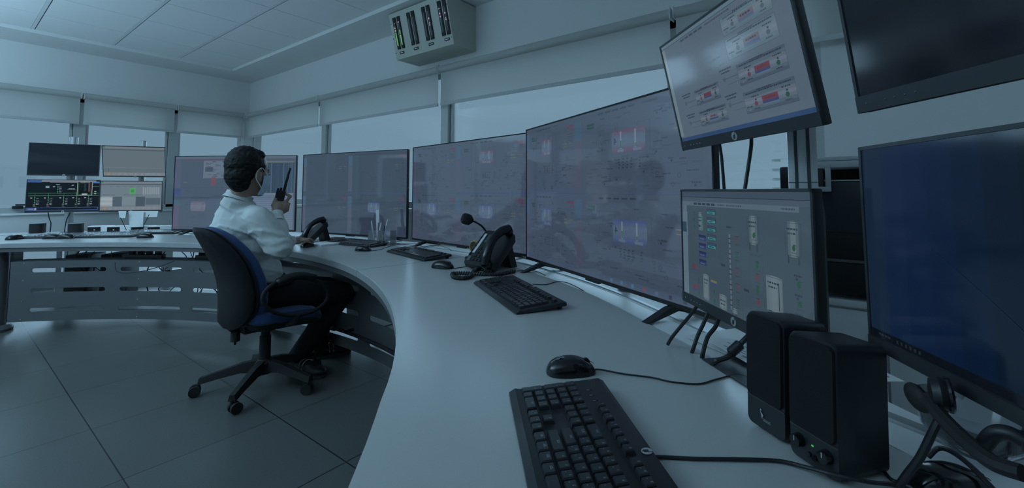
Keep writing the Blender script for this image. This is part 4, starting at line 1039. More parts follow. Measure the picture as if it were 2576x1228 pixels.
p3 = atz(914, 627, ZD+0.012); p3.z = ZD; rz3 = radians(-70-90)
make_mouse(tuple(p3), rz3, 'black mouse below the pen holder', False, 1.05, mc(p3, rz3, [atz(x, y, zc) for x, y in ((955, 628), (980, 620), (1010, 614), (1045, 613), (1060, 618))]))
for (px, py, rz, lb) in ((38, 599, -60, 'mouse nearest the left edge of the picture'), (131, 597, -120, 'left one of two mice side by side below the wiring-diagram monitor'), (166, 597, -130, 'right one of two mice side by side below the wiring-diagram monitor'), (366, 595, -125, 'mouse in front of the right end of the far-left keyboards')):
    p = atz(px, py, ZD+0.012); make_mouse((p.x, p.y, ZD), radians(rz), 'small black '+lb, False, 1.1)
pm = Vector((1.76, 3.33, ZD))
make_mouse(tuple(pm), radians(-70), "black mouse under the seated man's resting hand", False, 1.0)

# ------------------------------------------------------------------ desk phones
def capsule_path(b, pts, r, m=0, n=12): b.tube(crom(pts, 5), r, n, m)
def make_phone(pos, rz, label, s=1.0, cord=True):
    # local: user side is -y, phone rises toward +y
    o = root('desk_phone', pos, rz, label, 'telephone', 'black desk telephones'); S = Matrix.Scale(s, 4)
    def B():
        b = MB(); b.T = S; return b
    tilt = radians(44); L = 0.215; W = 0.20
    def fpt(x, v, d): return Vector((x, -0.085+v*cos(tilt)-d*sin(tilt), 0.012+v*sin(tilt)+d*cos(tilt)))
    b = B()
    out = rrect(-W/2, W/2, 0, L, 0.02, 4); n = len(out)
    vs = [fpt(x, v, 0) for x, v in out]+[fpt(x*0.97, 0.004+v*0.965, 0.014) for x, v in out]+[fpt(x*0.9, 0.01+v*0.9, -0.028) for x, v in out]
    b.add(vs, [(i, (i+1) % n, n+(i+1) % n, n+i) for i in range(n)]+[(i, (i+1) % n, 2*n+(i+1) % n, 2*n+i) for i in range(n)], 0, True)
    b.add(vs, [tuple(n+i for i in range(n)), tuple(2*n+i for i in range(n))], 0); b.build('phone_body', M_BLK, o)
    b = B(); q = [(-0.06, 0.075, 0.0), (0.06, 0.075, 0.0), (0.06, 0.115, 0.0), (-0.06, 0.115, 0.0)]
    top = [fpt(-0.055, L*0.72, -0.03), fpt(0.055, L*0.72, -0.03), fpt(0.055, L*0.92, -0.03), fpt(-0.055, L*0.92, -0.03)]
    b.add([Vector(p) for p in q]+top, [(0, 1, 2, 3), (4, 5, 6, 7), (0, 1, 5, 4), (1, 2, 6, 5), (2, 3, 7, 6), (3, 0, 4, 7)]); b.build('stand', M_BLK, o)
    def plate(b, x0, x1, v0, v1, d0=0.013, d1=0.0155, m=0):
        p = [fpt(x0, v0, d0), fpt(x1, v0, d0), fpt(x1, v1, d0), fpt(x0, v1, d0)]; t = [fpt(x0+.001, v0+.001, d1), fpt(x1-.001, v0+.001, d1), fpt(x1-.001, v1-.001, d1), fpt(x0+.001, v1-.001, d1)]
        b.add(p+t, [(4, 5, 6, 7), (0, 1, 5, 4), (1, 2, 6, 5), (2, 3, 7, 6), (3, 0, 4, 7)], m)
    # mirrored: handset on the user's right
    b = B(); plate(b, -0.085, -0.068, 0.07, 0.19); b.build('label_strip', mat('phone_label', (0.62, 0.64, 0.65), 0.5), o)
    b = B(); plate(b, -0.055, 0.0, 0.135, 0.185, 0.013, 0.0150); b.build('display', mat('phone_display', (0.08, 0.10, 0.10), 0.15), o)
    b = B()
    for r_ in range(4):
        for c_ in range(3): plate(b, -0.057+c_*0.022, -0.040+c_*0.022, 0.025+r_*0.022, 0.039+r_*0.022, 0.013, 0.0175)
    b.build('keypad', M_KEY, o)
    b = B()
    for r_ in range(6): plate(b, -0.096, -0.088, 0.03+r_*0.025, 0.045+r_*0.025, 0.013, 0.018)
    plate(b, -0.088, -0.066, 0.022, 0.05, 0.013, 0.017, 1); b.build('line_keys', [M_KEY, M_STEEL], o)
    # handset lying in its cradle along the slope
    hx = 0.068
    b = B(); pts = [fpt(hx, 0.005, 0.030), fpt(hx, 0.045, 0.056), fpt(hx, 0.11, 0.074), fpt(hx, 0.175, 0.060), fpt(hx, 0.215, 0.032)]
    P = crom(pts, 6); rad = [0.018+0.005*abs(2*i/(len(P)-1)-1) for i in range(len(P))]; b.tube(P, rad, 14)
    for v in (0.012, 0.205):
        b.tube([fpt(hx, v, 0.034), fpt(hx, v, 0.016)], [0.026, 0.022], 16)
    b.build('handset', M_BLKG, o)
    if cord:
        b = B(); a0 = fpt(hx, 0.0, 0.02); Mi = (Matrix.Translation(Vector(pos)) @ Matrix.Rotation(rz, 4, 'Z') @ Matrix.Scale(s, 4)).inverted()
        P = crom([Mi @ atz(x, y, ZD+0.010) for x, y in ((1232, 684), (1208, 676), (1193, 681), (1186, 694), (1165, 700), (1146, 698), (1138, 693), (1143, 688), (1180, 688), (1220, 690), (1260, 689), (1296, 681))], 20)
        hel = []; tt = 0
        for i in range(len(P)-1):
            t = (P[i+1]-P[i]).normalized(); nn = Vector((0, 0, 1)); bb = t.cross(nn).normalized(); 
            for q in range(2):
                a = tt*2*pi/6; tt += 1; hel.append(P[i]+(P[i+1]-P[i])*q/2+(nn*sin(a)+bb*cos(a))*0.0075)
        b.tube(hel, 0.0024, 5); b.tube(P, 0.0060, 6); b.build('coiled_cord', M_CABLE, o)
    return o
ph = make_phone((1.895, 1.60, ZD), radians(-96), 'black desk phone beside the yellow cup, handset on cradle and coiled cord on the desk', 1.18)
p = atz(755, 597, ZD); make_phone((1.93, 3.56, ZD), radians(-95), "black desk phone behind the seated man's hand", 1.05, False)

# ------------------------------------------------------------------ gooseneck microphone, cup, tape, pen holder
mb_ = atz(1190, 660, ZD)
mp = Vector((2.02, 1.80, ZD))
o = root('gooseneck_microphone', tuple(mp), radians(-105), 'black gooseneck microphone on a small base behind the desk phone', 'microphone')
MB().bbox(-0.07, 0.05, -0.06, 0.06, 0, 0.032, 0.006).build('base', M_BLK, o)
M_ = Matrix.Rotation(-radians(-105), 4, 'Z') @ Matrix.Translation(-mp)
dm = (mp-EY).dot(FW)
g = [atd(x, y, d_) for x, y, d_ in ((1231, 612, dm-0.06), (1226, 590, dm-0.07), (1214, 571, dm-0.08), (1198, 560, dm-0.09), (1186, 555, dm-0.10))]
nk = crom([M_ @ p for p in [mp+Vector((-0.02, -0.03, 0.03)), atd(1232, 635, dm-0.05)]+g], 6)
MB().tube(nk, 0.0055, 8).build('gooseneck', M_BLKM, o)
e0 = M_ @ atd(1186, 555, dm-0.10); e1 = M_ @ atd(1163, 548, dm-0.12)
MB().tube([e0+(e1-e0)*q for q in (-0.15, 0.0, 0.15, 0.5, 0.85, 1.0, 1.04)], [0.012, 0.020, 0.029, 0.033, 0.031, 0.025, 0.012], 18).build('foam_head', mat('mic_foam', (0.02, 0.021, 0.023), 0.95, bump=0.5, bump_scale=900), o)
MB().bbox(-0.06, -0.04, -0.062, -0.059, 0.008, 0.022, 0.001).build('talk_button', M_KEY, o)
# yellow cup held tilted with its open end facing left
cp = atd(1208, 618, 2.66)
o = root('tilted_cup', tuple(cp), 0, 'yellow round cup tilted on its side between microphone and desk phone', 'cup')
ax = (atd(1192, 622, 2.62)-atd(1218, 612, 2.69)).normalized(); R_ = ax.to_track_quat('Z', 'Y').to_matrix().to_4x4()
b = MB(); b.T = R_; b.lathe([(0.030, -0.045), (0.040, 0.045), (0.043, 0.047), (0.043, 0.050), (0.038, 0.050), (0.036, 0.040), (0.027, -0.03)], 28); b.build('cup_body', mat('cup_yellow', (0.42, 0.34, 0.17), 0.6), o)
b = MB(); b.T = R_; b.lathe([(0.0255, 0.024), (0.0355, 0.026), (0.0355, 0.028), (0.002, 0.028)], 24); b.build('cup_inside', mat('cup_inside', (0.26, 0.22, 0.22), 0.5), o)
stv = Vector((0.0, 0, -(cp.z-ZD))); MB().tube([Vector((0.01, 0.0, -0.03)), Vector((0.012, 0.0, -0.07)), stv+Vector((0.012, 0, 0.004))], [0.02, 0.008, 0.02], 12).build('cup_holder', mat('holder_tan', (0.40, 0.34, 0.24), 0.6), o)
# clear box with green print behind the microphone (tissue packet)
pt = atz(1215, 640, ZD); pt = Vector((2.17, 1.86, ZD))
o = root('plastic_packet', tuple(pt), radians(-100), 'small clear packet standing behind the tilted cup', 'packet')
MB().bbox(-0.05, 0.05, -0.02, 0.02, 0, 0.11, 0.006).build('packet_film', M_CLEAR, o)
MB().bbox(-0.04, 0.04, -0.015, 0.015, 0.01, 0.10, 0.004).build('packet_contents', mat('packet_green', (0.36, 0.42, 0.36), 0.7), o)
# pen holder
pp = Vector((2.20, 3.00, ZD))
o = root('pen_holder', tuple(pp), radians(-72), 'clear acrylic pen holder with two compartments', 'pen holder')
t = 0.004; b = MB(); Wp, Dp, Hp = 0.21, 0.09, 0.115
for (x0, x1, y0, y1, z0, z1) in ((-Wp/2, Wp/2, -Dp/2, -Dp/2+t, 0, Hp), (-Wp/2, Wp/2, Dp/2-t, Dp/2, 0, Hp), (-Wp/2, -Wp/2+t, -Dp/2+t, Dp/2-t, 0, Hp), (Wp/2-t, Wp/2, -Dp/2+t, Dp/2-t, 0, Hp), (-0.002, 0.002, -Dp/2+t, Dp/2-t, 0, Hp), (-Wp/2+t, Wp/2-t, -Dp/2+t, Dp/2-t, 0.001, t)): b.box(x0, x1, y0, y1, z0, z1)
b.build('acrylic_box', M_ACRYL, o)
Mp = Matrix.Translation(pp) @ Matrix.Rotation(radians(-72), 4, 'Z')
def inpen(name, x, y, tx, ty, L, r, m, label, cap=None):
    c = root(name, tuple(Mp @ Vector((x, y, 0.006))), radians(-72), label, 'pen' if name != 'ruler' else 'ruler', 'writing tools in the pen holder')
    d = Vector((tx, ty, 1)).normalized()
    if name == 'ruler': 
        s_ = Vector((1, 0, -tx)).normalized()*0.016
        MB().add([d*0-s_, d*0+s_, d*L+s_, d*L-s_]+[v+Vector((0, 0.002, 0)) for v in (d*0-s_, d*0+s_, d*L+s_, d*L-s_)], [(0, 1, 2, 3), (4, 5, 6, 7), (0, 1, 5, 4), (1, 2, 6, 5), (2, 3, 7, 6), (3, 0, 4, 7)]).build('ruler_strip', m, c)
    else:
        MB().tube([d*0, d*0.012, d*L*0.62], [r*.3, r, r], 10).build('barrel', m, c); MB().tube([d*L*0.62, d*L*0.97, d*L], [r*1.1, r*1.05, r*.5], 10).build('pen_cap', cap or m, c)
M_PW = mat('pen_white', (0.6, 0.63, 0.66), 0.4); M_PK = mat('pen_black', (0.03, 0.03, 0.04), 0.4); M_PR = mat('pen_red', (0.42, 0.12, 0.14), 0.4)
inpen('ruler', -0.045, 0.012, -0.10, 0.05, 0.27, 0, M_PW, 'pale ruler, tallest thing in the pen holder')
inpen('pen', -0.075, 0, -0.18, 0, 0.185, 0.005, M_PW, 'white pen leaning left in the pen holder', M_PW)
inpen('pen', -0.035, -0.01, 0.02, 0, 0.17, 0.005, M_PR, 'red pen upright in the middle of the pen holder')
inpen('pen', -0.02, -0.02, 0.12, 0, 0.17, 0.005, M_PW, 'white pen beside the black one in the pen holder')
inpen('pen', -0.01, 0.01, 0.24, 0.05, 0.20, 0.0055, M_PW, 'pale marker leaning farthest right in the pen holder', M_PW)
inpen('pen', 0.012, -0.01, 0.10, 0, 0.15, 0.005, M_PK, 'black pen in the pen holder')

# ------------------------------------------------------------------ papers
def paper(px, py, rz, w_, h_, label, z=ZD, th=0.0012, ink=True, name='paper_sheet', mm=None, curl=0.0):
    p = atz(px, py, z) if not isinstance(px, Vector) else px
    o = root(name, (p.x, p.y, z+0.0004), radians(rz), label, 'paper')
    g = [[(w_*(i/6-.5), h_*(j/6-.5), curl*((i/6)**2*(j/6))) for j in range(7)] for i in range(7)]
    MB().sheet(g, 0, th).build('sheet', mm or M_PAPER, o)
    if ink:
        b = MB(); rr = random.Random(int(w_*1000+h_*100))
        for k in range(int(h_/0.012)-2):
            y = h_/2-0.02-k*0.012; x = -w_/2+0.02
            while x < w_/2-0.04:
                L = rr.uniform(.01, .04); u = x/w_+.5; v = y/h_+.5; zz = th+0.0006+curl*(u*u*v)+abs(curl)*.02
                b.quad((x, y-.002, zz), (x+L, y-.002, zz), (x+L, y+.002, zz), (x, y+.002, zz)); x += L+.008
        b.build('print', M_INK, o, fix=False)
    return o
paper(Vector((1.96, 3.36, 0)), 0, 5, 0.30, 0.21, 'closed white notebook between the resting hand and the flat keyboard', th=0.014, ink=False, name='notebook')
paper(Vector((2.15, 3.62, 0)), 0, 20, 0.15, 0.11, 'small dark red notebook behind the white one', th=0.016, ink=False, name='notebook', mm=mat('notebook_red', (0.22, 0.08, 0.08), 0.6))
zl = ZD
for i, (x, y, rz, lab) in enumerate(((1.36, 0.155, 48, 'printed form lying on top of the loose papers under the lower front monitor'), (1.33, 0.10, 38, 'lowest sheet of the loose papers under the lower front monitor'), (1.43, 0.24, 60, 'blank sheet at the back of the loose papers on the ledge'))):
    paper(Vector((x, y, 0)), 0, rz, 0.21, 0.29, lab, z=ZD+0.001+0.003*(2-i)+(0.004 if i == 0 else 0), ink=(i < 2), curl=0.012 if i == 1 else 0.004)
o = root('open_folder', (1.245, 0.135, ZD+0.0005), radians(48), 'dark open folder edge beneath the loose papers by the desk edge', 'folder')
MB().sheet([[(0.11*(i-1), 0.15*(j-1), 0.0) for j in range(3)] for i in range(3)], 0, 0.003).build('folder_cover', mat('folder_dark', (0.04, 0.045, 0.05), 0.5), o)
# notes hanging under the far-left lower right monitor
for (x0, x1, y0, y1, lab) in ((298, 318, 531, 549, 'small white note hanging left under the lower right far-left monitor'), (323, 362, 531, 571, 'longer white note hanging in the middle under the lower right far-left monitor'), (350, 398, 531, 546, 'wide white note hanging right under the lower right far-left monitor')):
    P0 = atd(x0, y0, 4.66 if x0 < 340 else 4.64); P1 = atd(x1, y0, 4.60); P2 = atd(x1-3, y1, 4.58); P3 = atd(x0+3, y1, 4.62)
    o = root('paper_note', tuple(P0), 0, lab, 'paper', 'notes under the far-left monitor'); n_ = Vector((0.3, 0.9, 0)).normalized()*0.001
    vs = [p-P0 for p in (P0, P1, P2, P3)]; vs += [v+n_ for v in vs]
    MB().add(vs, [(0, 1, 2, 3), (4, 5, 6, 7), (0, 1, 5, 4), (1, 2, 6, 5), (2, 3, 7, 6), (3, 0, 4, 7)]).build('note_sheet', M_PAPER, o)

# ------------------------------------------------------------------ speakers
def big_speaker(pos, rz, label, hgt, knobs, lean=0.0, dep=0.095):
    o = root('computer_speaker', pos, rz, label, 'speaker', 'pair of tall black speakers on the desk')
    W = 0.086; D = dep
    def col(x0, x1, y0, y1, z0, z1, r):
        b = MB(); out = rrect(x0, x1, z0, z1, r, 5); n = len(out)
        def Y(y, z): return y+lean*(z)
        vs = [(x, Y(y0+0.004, z), z) for x, z in out]+[(x*0.97, Y(y0, z), z0+(z-z0)*0.985+0.001) for x, z in out]+[(x*.96, Y(y1, z), z0+(z-z0)*0.95) for x, z in out]
        b.add(vs, [(i, (i+1) % n, n+(i+1) % n, n+i) for i in range(n)]+[(i, (i+1) % n, 2*n+(i+1) % n, 2*n+i) for i in range(n)], 0, True)
        b.add(vs, [tuple(n+i for i in range(n))], 0); b.add(vs, [tuple(2*n+i for i in range(n))], 0); return b
    col(-W/2, W/2, -D/2, D/2, 0.004, hgt, 0.012).build('cabinet', mat('speaker_plastic', (0.018, 0.020, 0.024), 0.38), o)
    b = MB(); z0 = hgt*0.27; out = rrect(-W/2+0.0035, W/2-0.0035, z0, hgt-0.004, 0.010, 5); n = len(out)
    vs = [(x, -D/2+0.003+lean*z, z) for x, z in out]+[(x*.97, -D/2-0.005+lean*z, z0+.001+(z-z0)*.985) for x, z in out]
    b.add(vs, [(i, (i+1) % n, n+(i+1) % n, n+i) for i in range(n)], 0, True).add(vs, [tuple(n+i for i in range(n))], 0)
    b.build('grille_cloth', mat('speaker_cloth', (0.006, 0.006, 0.007), 0.95, bump=0.4, bump_scale=1800), o)
    yf = -D/2-0.0012
    MB().box(-W/2+0.002, W/2-0.002, yf+lean*z0-0.0004, yf+lean*z0+0.003, z0-0.003, z0-0.0012).build('trim_line', M_ALUD, o)
    if knobs:
        for (x, z, r, nm) in ((0.024, hgt*0.165, 0.0105, 'volume_knob'), (-0.024, hgt*0.165, 0.0105, 'tone_knob')):
            b = MB(); b.cyl((x, yf+lean*z+.002, z), (x, yf+lean*z-0.010, z), r, 20, 0, r*.85); b.box(x-.0008, x+.0008, yf-0.0108+lean*z, yf-0.009+lean*z, z, z+r*.7, 1); b.build(nm, [M_BLKG, M_MARK], o)
        b = MB()
        for (x) in (0.004, -0.006): b.cyl((x, yf+lean*.02+.002, hgt*.10), (x, yf-0.003+lean*.02, hgt*.10), 0.004, 14)
        b.build('jack_sockets', M_BLKG, o)
        b = MB(); b.ell((0.0, yf-0.0005+lean*.035, hgt*0.18), (0.0022, 0.0012, 0.0014), 0, 8, 6); b.build('power_light', mat('led_green', (0.05, 0.2, 0.05), 0.4, emit=rgb(60, 150, 70)), o)
    else:
        b = MB(); y_ = yf-0.0008+lean*.03; zc_ = hgt*0.135
        # tick-shaped maker's mark with a short word under it, mirrored as seen
        b.add([(-0.011, y_, zc_+.010), (-0.0085, y_, zc_+.006), (-0.003, y_, zc_+.0015), (-0.0045, y_, zc_-.0005), (-0.0062, y_, zc_-.006)], [(0, 1, 3, 4), (1, 2, 3)], 0)
        b.ell((-0.0085, y_, zc_+.0095), (0.0014, 0.0004, 0.0014), 0, 8, 5)
        vs, fs = text_mesh('fonestar', 0.0048, True)
        b.add([(0.0045+x, y_-.0002, zc_-.004+z) for x, z in vs], fs, 0)
        b.add([(-0.0045, y_, zc_-.0072), (0.0135, y_, zc_-.0072), (0.0115, y_, zc_-.0064), (-0.0045, y_, zc_-.0064)], [(0, 1, 2, 3)], 0)
        b.build('speaker_mark', M_LOGO, o, fix=False)
    return o
big_speaker((0.915+0.037, 0.138-0.03, ZD), radians(-129), 'black speaker on the left of the pair, with a small silver mark', 0.205, False, 0.03, 0.09)
big_speaker((0.845+0.037, 0.062-0.03, ZD), radians(-129), 'black speaker on the right of the pair, with two knobs and green light', 0.200, True, 0.03, 0.095)
# cable from the near keyboard past the speakers
def cable(pts, r, label, name='cable', zoff=0.0, group=None, m=None, extra=None):
    P = crom(pts, 8); c = P[0].copy(); o = root(name, tuple(c), 0, label, 'cable', group)
    MB().tube([p-c for p in P], r, 8).build('cable_run', m or M_CABLE, o)
    if extra: extra(o, c)
    return o
zk = ZD+0.0035
cable([atz(x, y, zk+dz) for x, y, dz in ((1622, 1150, 0.012), (1660, 1150, 0), (1750, 1154, 0), (1870, 1156, 0), (1960, 1160, 0), (2030, 1176, 0.004), (2090, 1192, 0.012), (2180, 1212, 0.012), (2260, 1222, 0), (2330, 1250, 0))], 0.0030, 'black cable running from the big keyboard past the right speaker')
cable([atz(x, y, zk) for x, y in ((2206, 1178), (2225, 1188), (2242, 1206), (2270, 1214), (2330, 1214), (2400, 1216))], 0.0026, 'thin black cable coming out behind the right speaker')

# small speakers and boxes far left
def small_speaker(px, label):
    p = atz(px, 586, ZD); p = Vector((p.x, p.y, ZD)); d = (p-EY).dot(FW)
    o = root('small_speaker', tuple(p), radians(-25), label, 'speaker', 'small speakers at the far left')
    h = 0.095; out = [(0.055*cos(radians(a)), 0.045*sin(radians(a))) for a in range(180, 361, 15)]+[(0.055, 0.05), (-0.055, 0.05)]
    MB().prism(out, 0, h, 0, True).build('cabinet', M_BLK, o); MB().prism([(x*1.02, y*1.02) for x, y in out], h, h+0.004, 0).build('top_cap', M_ALU, o)
    MB().prism([(x*1.01, y*1.01) for x, y in out[2:11]], 0.012, h-0.008, 0, True).build('grille_cloth', M_BLKM, o)
small_speaker(91, 'small black speaker with rounded front under the far-left wiring-diagram monitor')
small_speaker(188, 'small black speaker in front of the aluminium pole at the far left')
for i, (px, lab) in enumerate(((252, 'leftmost'), (300, 'second from the left'), (360, 'third from the left'), (400, 'rightmost'))):
    p = atz(px, 583, ZD)
    o = root('phone_base_box', (p.x, p.y, ZD), radians(-28), lab+' of four small pale boxes with dark fronts on the far-left ledge', 'box', 'four small boxes at the far left')
    MB().bbox(-0.09, 0.10, -0.04, 0.06, 0, 0.062, 0.004).build('housing', M_WHITE, o)
    MB().bbox(-0.088, 0.015, -0.043, -0.038, 0.004, 0.052, 0.001).build('dark_front', M_BLKG, o)
    MB().bbox(-0.04, -0.028, -0.045, -0.042, 0.018, 0.030, 0.001).build('socket', M_LOGO, o)

# ------------------------------------------------------------------ printer on a white cabinet
cab = root('white_cabinet', (2.47, -0.55, 0), 0, 'low white cupboard carrying the dark office printer', 'cabinet')
MB().box(-0.25, 0.30, -1.2, 0.86, 0.06, 0.715).build('carcass', M_WHITE, cab)
MB().bbox(-0.275, 0.32, -1.22, 0.87, 0.715, 0.742, 0.003).build('cabinet_top', M_WHITE, cab)
MB().box(-0.23, 0.30, -1.18, 0.84, 0.0, 0.06).build('plinth', M_ALUD, cab)
for (y0, y1) in ((0.468, 0.855), (-0.02, 0.46), (-0.60, -0.028), (-1.19, -0.608)):
    dr = MB().bbox(-0.268, -0.251, y0, y1, 0.07, 0.705, 0.002).build('door', M_WHITE, cab)
    MB().bbox(-0.285, -0.276, y0+0.03, y0+0.045, 0.52, 0.64, 0.003).build('handle', M_ALU, dr)
M_PRD = mat('printer_dark', (0.030, 0.036, 0.045), 0.45); M_PRB = mat('printer_black', (0.012, 0.013, 0.015), 0.5); M_PRL = mat('printer_light', (0.48, 0.50, 0.51), 0.45)
pr = root('office_printer', (2.42, -0.20, 0.742), 0, 'dark multifunction laser printer on the white cupboard by the wall', 'printer')
xf = -0.22; y0, y1 = -0.30, 0.39
MB().bbox(xf, 0.26, y0, y1, 0.02, 0.465, 0.008).build('printer_body', M_PRD, pr)
b = MB(); b.bbox(xf-0.006, xf+0.01, y0+0.01, y1-0.01, 0.262, 0.462, 0.003); b.build('front_door', M_PRD, pr)
b = MB(); b.bbox(xf-0.008, xf+0.01, y0+0.01, y1-0.01, 0.155, 0.252, 0.003).bbox(xf-0.008, xf+0.01, y0+0.01, y1-0.01, 0.03, 0.145, 0.003); b.build('paper_tray', M_PRB, pr)
MB().box(xf-0.012, xf, y0+0.02, y1-0.02, 0.147, 0.158).build('tray_lip', M_STEEL, pr)
MB().bbox(xf, 0.26, y0, y1, 0.466, 0.472, 0.002).build('output_deck', M_PRL, pr)
b = MB(); b.bbox(0.0, 0.26, y0, y1, 0.472, 0.52, 0.004); b.build('rear_body', M_PRB, pr)
b = MB(); b.bbox(xf+0.01, 0.26, y0, y0+0.05, 0.472, 0.52, 0.004); b.build('side_support', M_PRD, pr)
b = MB(); b.bbox(xf-0.01, 0.26, y0, y1-0.02, 0.52, 0.548, 0.005).bbox(xf-0.005, 0.26, y0+.01, y1-0.03, 0.549, 0.566, 0.005); b.build('scanner_lid', M_PRL, pr)
b = MB(); b.add([(xf-.005, y0+.03, .474), (0.0, y0+.03, .50), (0.0, 0.10, .50), (xf-.005, 0.02, .474)], [(0, 1, 2, 3)]); b.build('output_paper', M_PAPER, pr, fix=False)
b = MB(); b.bbox(xf-0.06, xf-0.025, 0.285, 0.435, 0.428, 0.528, 0.010); b.build('control_panel', M_PRD, pr)
fr = MB()
for q in ((0.262, 0.34, 0.424, 0.444), (0.262, 0.34, 0.516, 0.534), (0.262, 0.280, 0.440, 0.520)): fr.bbox(xf-0.064, xf-0.03, q[0], q[1], q[2], q[3], 0.003)
fr.build('panel_frame', M_PRL, pr)
b = MB(); vs, fs = text_mesh('Color LaserJet Enterprise', 0.018, True)
b.add([(xf-0.0072, 0.02-x, 0.292+z) for x, z in vs], fs, 0); b.build('printer_lettering', M_LOGO, pr, fix=False)
# stack of sheets on the scanner lid
o = root('paper_sheet', (2.44, -0.26, 0.742+0.568), 0, 'loose sheet lying on top of the printer lid', 'paper')
MB().sheet([[(0.2*(i/4-.5), 0.28*(j/4-.5), 0.004*sin(i+j)) for j in range(5)] for i in range(5)], 0, 0.001).build('sheet', M_PAPER, o)

# ------------------------------------------------------------------ monitor cables at the front pole
def ferrite(o, c):
    a = atd(1838, 888, 1.10)-c; b_ = atd(1862, 866, 1.10)-c; t_ = (b_-a)
    b = MB(); 
    for k in range(5): b.tube([a+t_*(k/5), a+t_*(k/5+0.15)], 0.0125, 14)
    b.tube([a-t_*0.12, a, a+t_, a+t_*1.1], [0.007, 0.0115, 0.0115, 0.007], 14); b.build('ferrite_bead', M_CABLE, o)
CG = 'cables dropping from the lower front monitor'
for pts, r, lab in (
    (((1752, 772, 1.22), (1735, 795, 1.21), (1712, 822, 1.20), (1691, 848, 1.20), (1680, 866, 1.22)), 0.0048, 'leftmost of the black cables dropping from the lower front monitor'),
    (((1781, 787, 1.19), (1768, 818, 1.18), (1755, 845, 1.17), (1745, 874, 1.165), (1738, 896, 1.18)), 0.0052, 'second black cable from the left dropping from the lower front monitor'),
    (((1808, 800, 1.17), (1800, 822, 1.16), (1782, 845, 1.15), (1774, 866, 1.14), (1768, 890, 1.13), (1764, 912, 1.15)), 0.0056, 'third black cable from the left dropping from the lower front monitor, slightly bent')):
    cable([atd(x, y, d_) for x, y, d_ in pts], r, lab, group=CG)
cable([atd(x, y, d_) for x, y, d_ in ((1890, 838, 1.10), (1870, 858, 1.10), (1850, 878, 1.10), (1830, 898, 1.09), (1805, 907, 1.07), (1790, 915, 1.09))], 0.0062, 'thick cable with a ribbed ferrite bead under the lower front monitor', group=CG, extra=ferrite)
cable([atd(x, y, d_) for x, y, d_ in ((1810, 362, 1.22), (1815, 395, 1.22), (1819, 440, 1.22), (1822, 480, 1.22))], 0.0042, 'thin black cable between the two front monitors, left one')
cable([atd(x, y, d_) for x, y, d_ in ((1890, 346, 1.20), (1889, 372, 1.20), (1882, 420, 1.20), (1873, 480, 1.20))], 0.0050, 'thicker black cable between the two front monitors, right one')
# thin desk cables
cable([atz(x, y, zc) for x, y in ((1340, 715), (1372, 716), (1400, 709), (1425, 711), (1450, 722), (1468, 732))], 0.0018, 'thin black cable from the keyboard with raised feet to the desk edge')
cable([atz(x, y, zc) for x, y in ((1300, 682), (1330, 680), (1352, 684), (1372, 693))], 0.0018, 'thin black cable behind the desk phone')
cable([atz(x, y, zc) for x, y in ((1066, 624), (1080, 618), (1105, 618), (1128, 625), (1135, 631))], 0.0018, 'thin black cable looping under the screen behind the desk phone')
for pts, lab in ((((121, 534), (124, 550), (128, 562), (126, 584)), 'black cable hanging from the wiring-diagram monitor, left one'), (((177, 534), (168, 552), (164, 570), (162, 584)), 'black cable hanging from the wiring-diagram monitor, right one'), (((303, 548), (310, 562), (319, 582)), 'thin black cable hanging under the lower right far-left monitor'), (((375, 540), (368, 555), (362, 566), (360, 582)), 'thin black cable hanging behind the notes at the far left')):
    cable([atd(x, y, 4.55) for x, y in pts], 0.0045 if pts[0][0] < 200 else 0.003, lab)

# ------------------------------------------------------------------ headset, stand arm and glass bowl at the lower right corner
hs = atd(2330, 1010, 0.56)
o = root('headset', tuple(hs), 0, 'black headset hanging below the dark blue monitor', 'headset')
def hp(x, y, d_): return atd(x, y, d_)-hs
b = MB(); c1 = hp(2308, 1000, .58); n1 = (hp(2345, 1010, .545)-c1).normalized(); u1 = (hp(2302, 972, .58)-hp(2314, 1026, .575)).normalized(); w1 = n1.cross(u1).normalized(); w1 = RT.copy(); n1 = FW.copy(); M1 = Matrix((w1, u1, n1)).transposed()
b.ell(c1, (0.0085, 0.017, 0.018), M=M1); b.build('ear_pad', M_BLKM, o)
b = MB(); a = hp(2362, 990, .56); nv = (RT*0.80-FW*0.55+UP*0.1).normalized(); q = nv.to_track_quat('Z', 'Y').to_matrix().to_4x4(); b.T = Matrix.Translation(a) @ q
b.lathe([(0.007, -0.010), (0.017, -0.008), (0.020, 0.0), (0.018, 0.006), (0.013, 0.008), (0.011, 0.003), (0.001, 0.003)], 28); b.build('ear_cup', M_BLK, o)
b = MB(); b.T = Matrix.Translation(a+nv*0.009) @ q
pts = [(0.018*cos(2*pi*i/24), 0.018*sin(2*pi*i/24), 0) for i in range(25)]; b.tube(pts, 0.0035, 8); b.build('ear_cushion', M_BLKG, o)
b = MB(); b.tube(crom([hp(2332, 1000, .57), hp(2370, 1050, .54), hp(2430, 1110, .50), (hp(2500, 1165, .46)), hp(2570, 1190, .44)], 8), 0.0085, 8); b.build('headband', M_BLKM, o)
b = MB(); pts = crom([hp(2475, 1120, .50), hp(2500, 1092, .49), hp(2535, 1090, .48), hp(2576, 1110, .47)], 6); b.tube(pts, 0.008, 10); b.build('second_cup_rim', M_BLK, o)
def plug(o_, c):
    MB().tube([atd(2405, 973, .60)-c, atd(2395, 992, .60)-c], 0.011, 12).build('plug', M_LOGO, o_)
cable([atd(x, y, d_) for x, y, d_ in ((2402, 978, .60), (2380, 1020, .60), (2350, 1080, .60), (2315, 1150, .61), (2285, 1190, .62), (2262, 1222, .63))], 0.0052, 'thick black cable hanging from the dark blue monitor to the desk', extra=plug)
gb = atz(2470, 1190, ZD)
gb = atd(2455, 1095, .73); gb.z = ZD
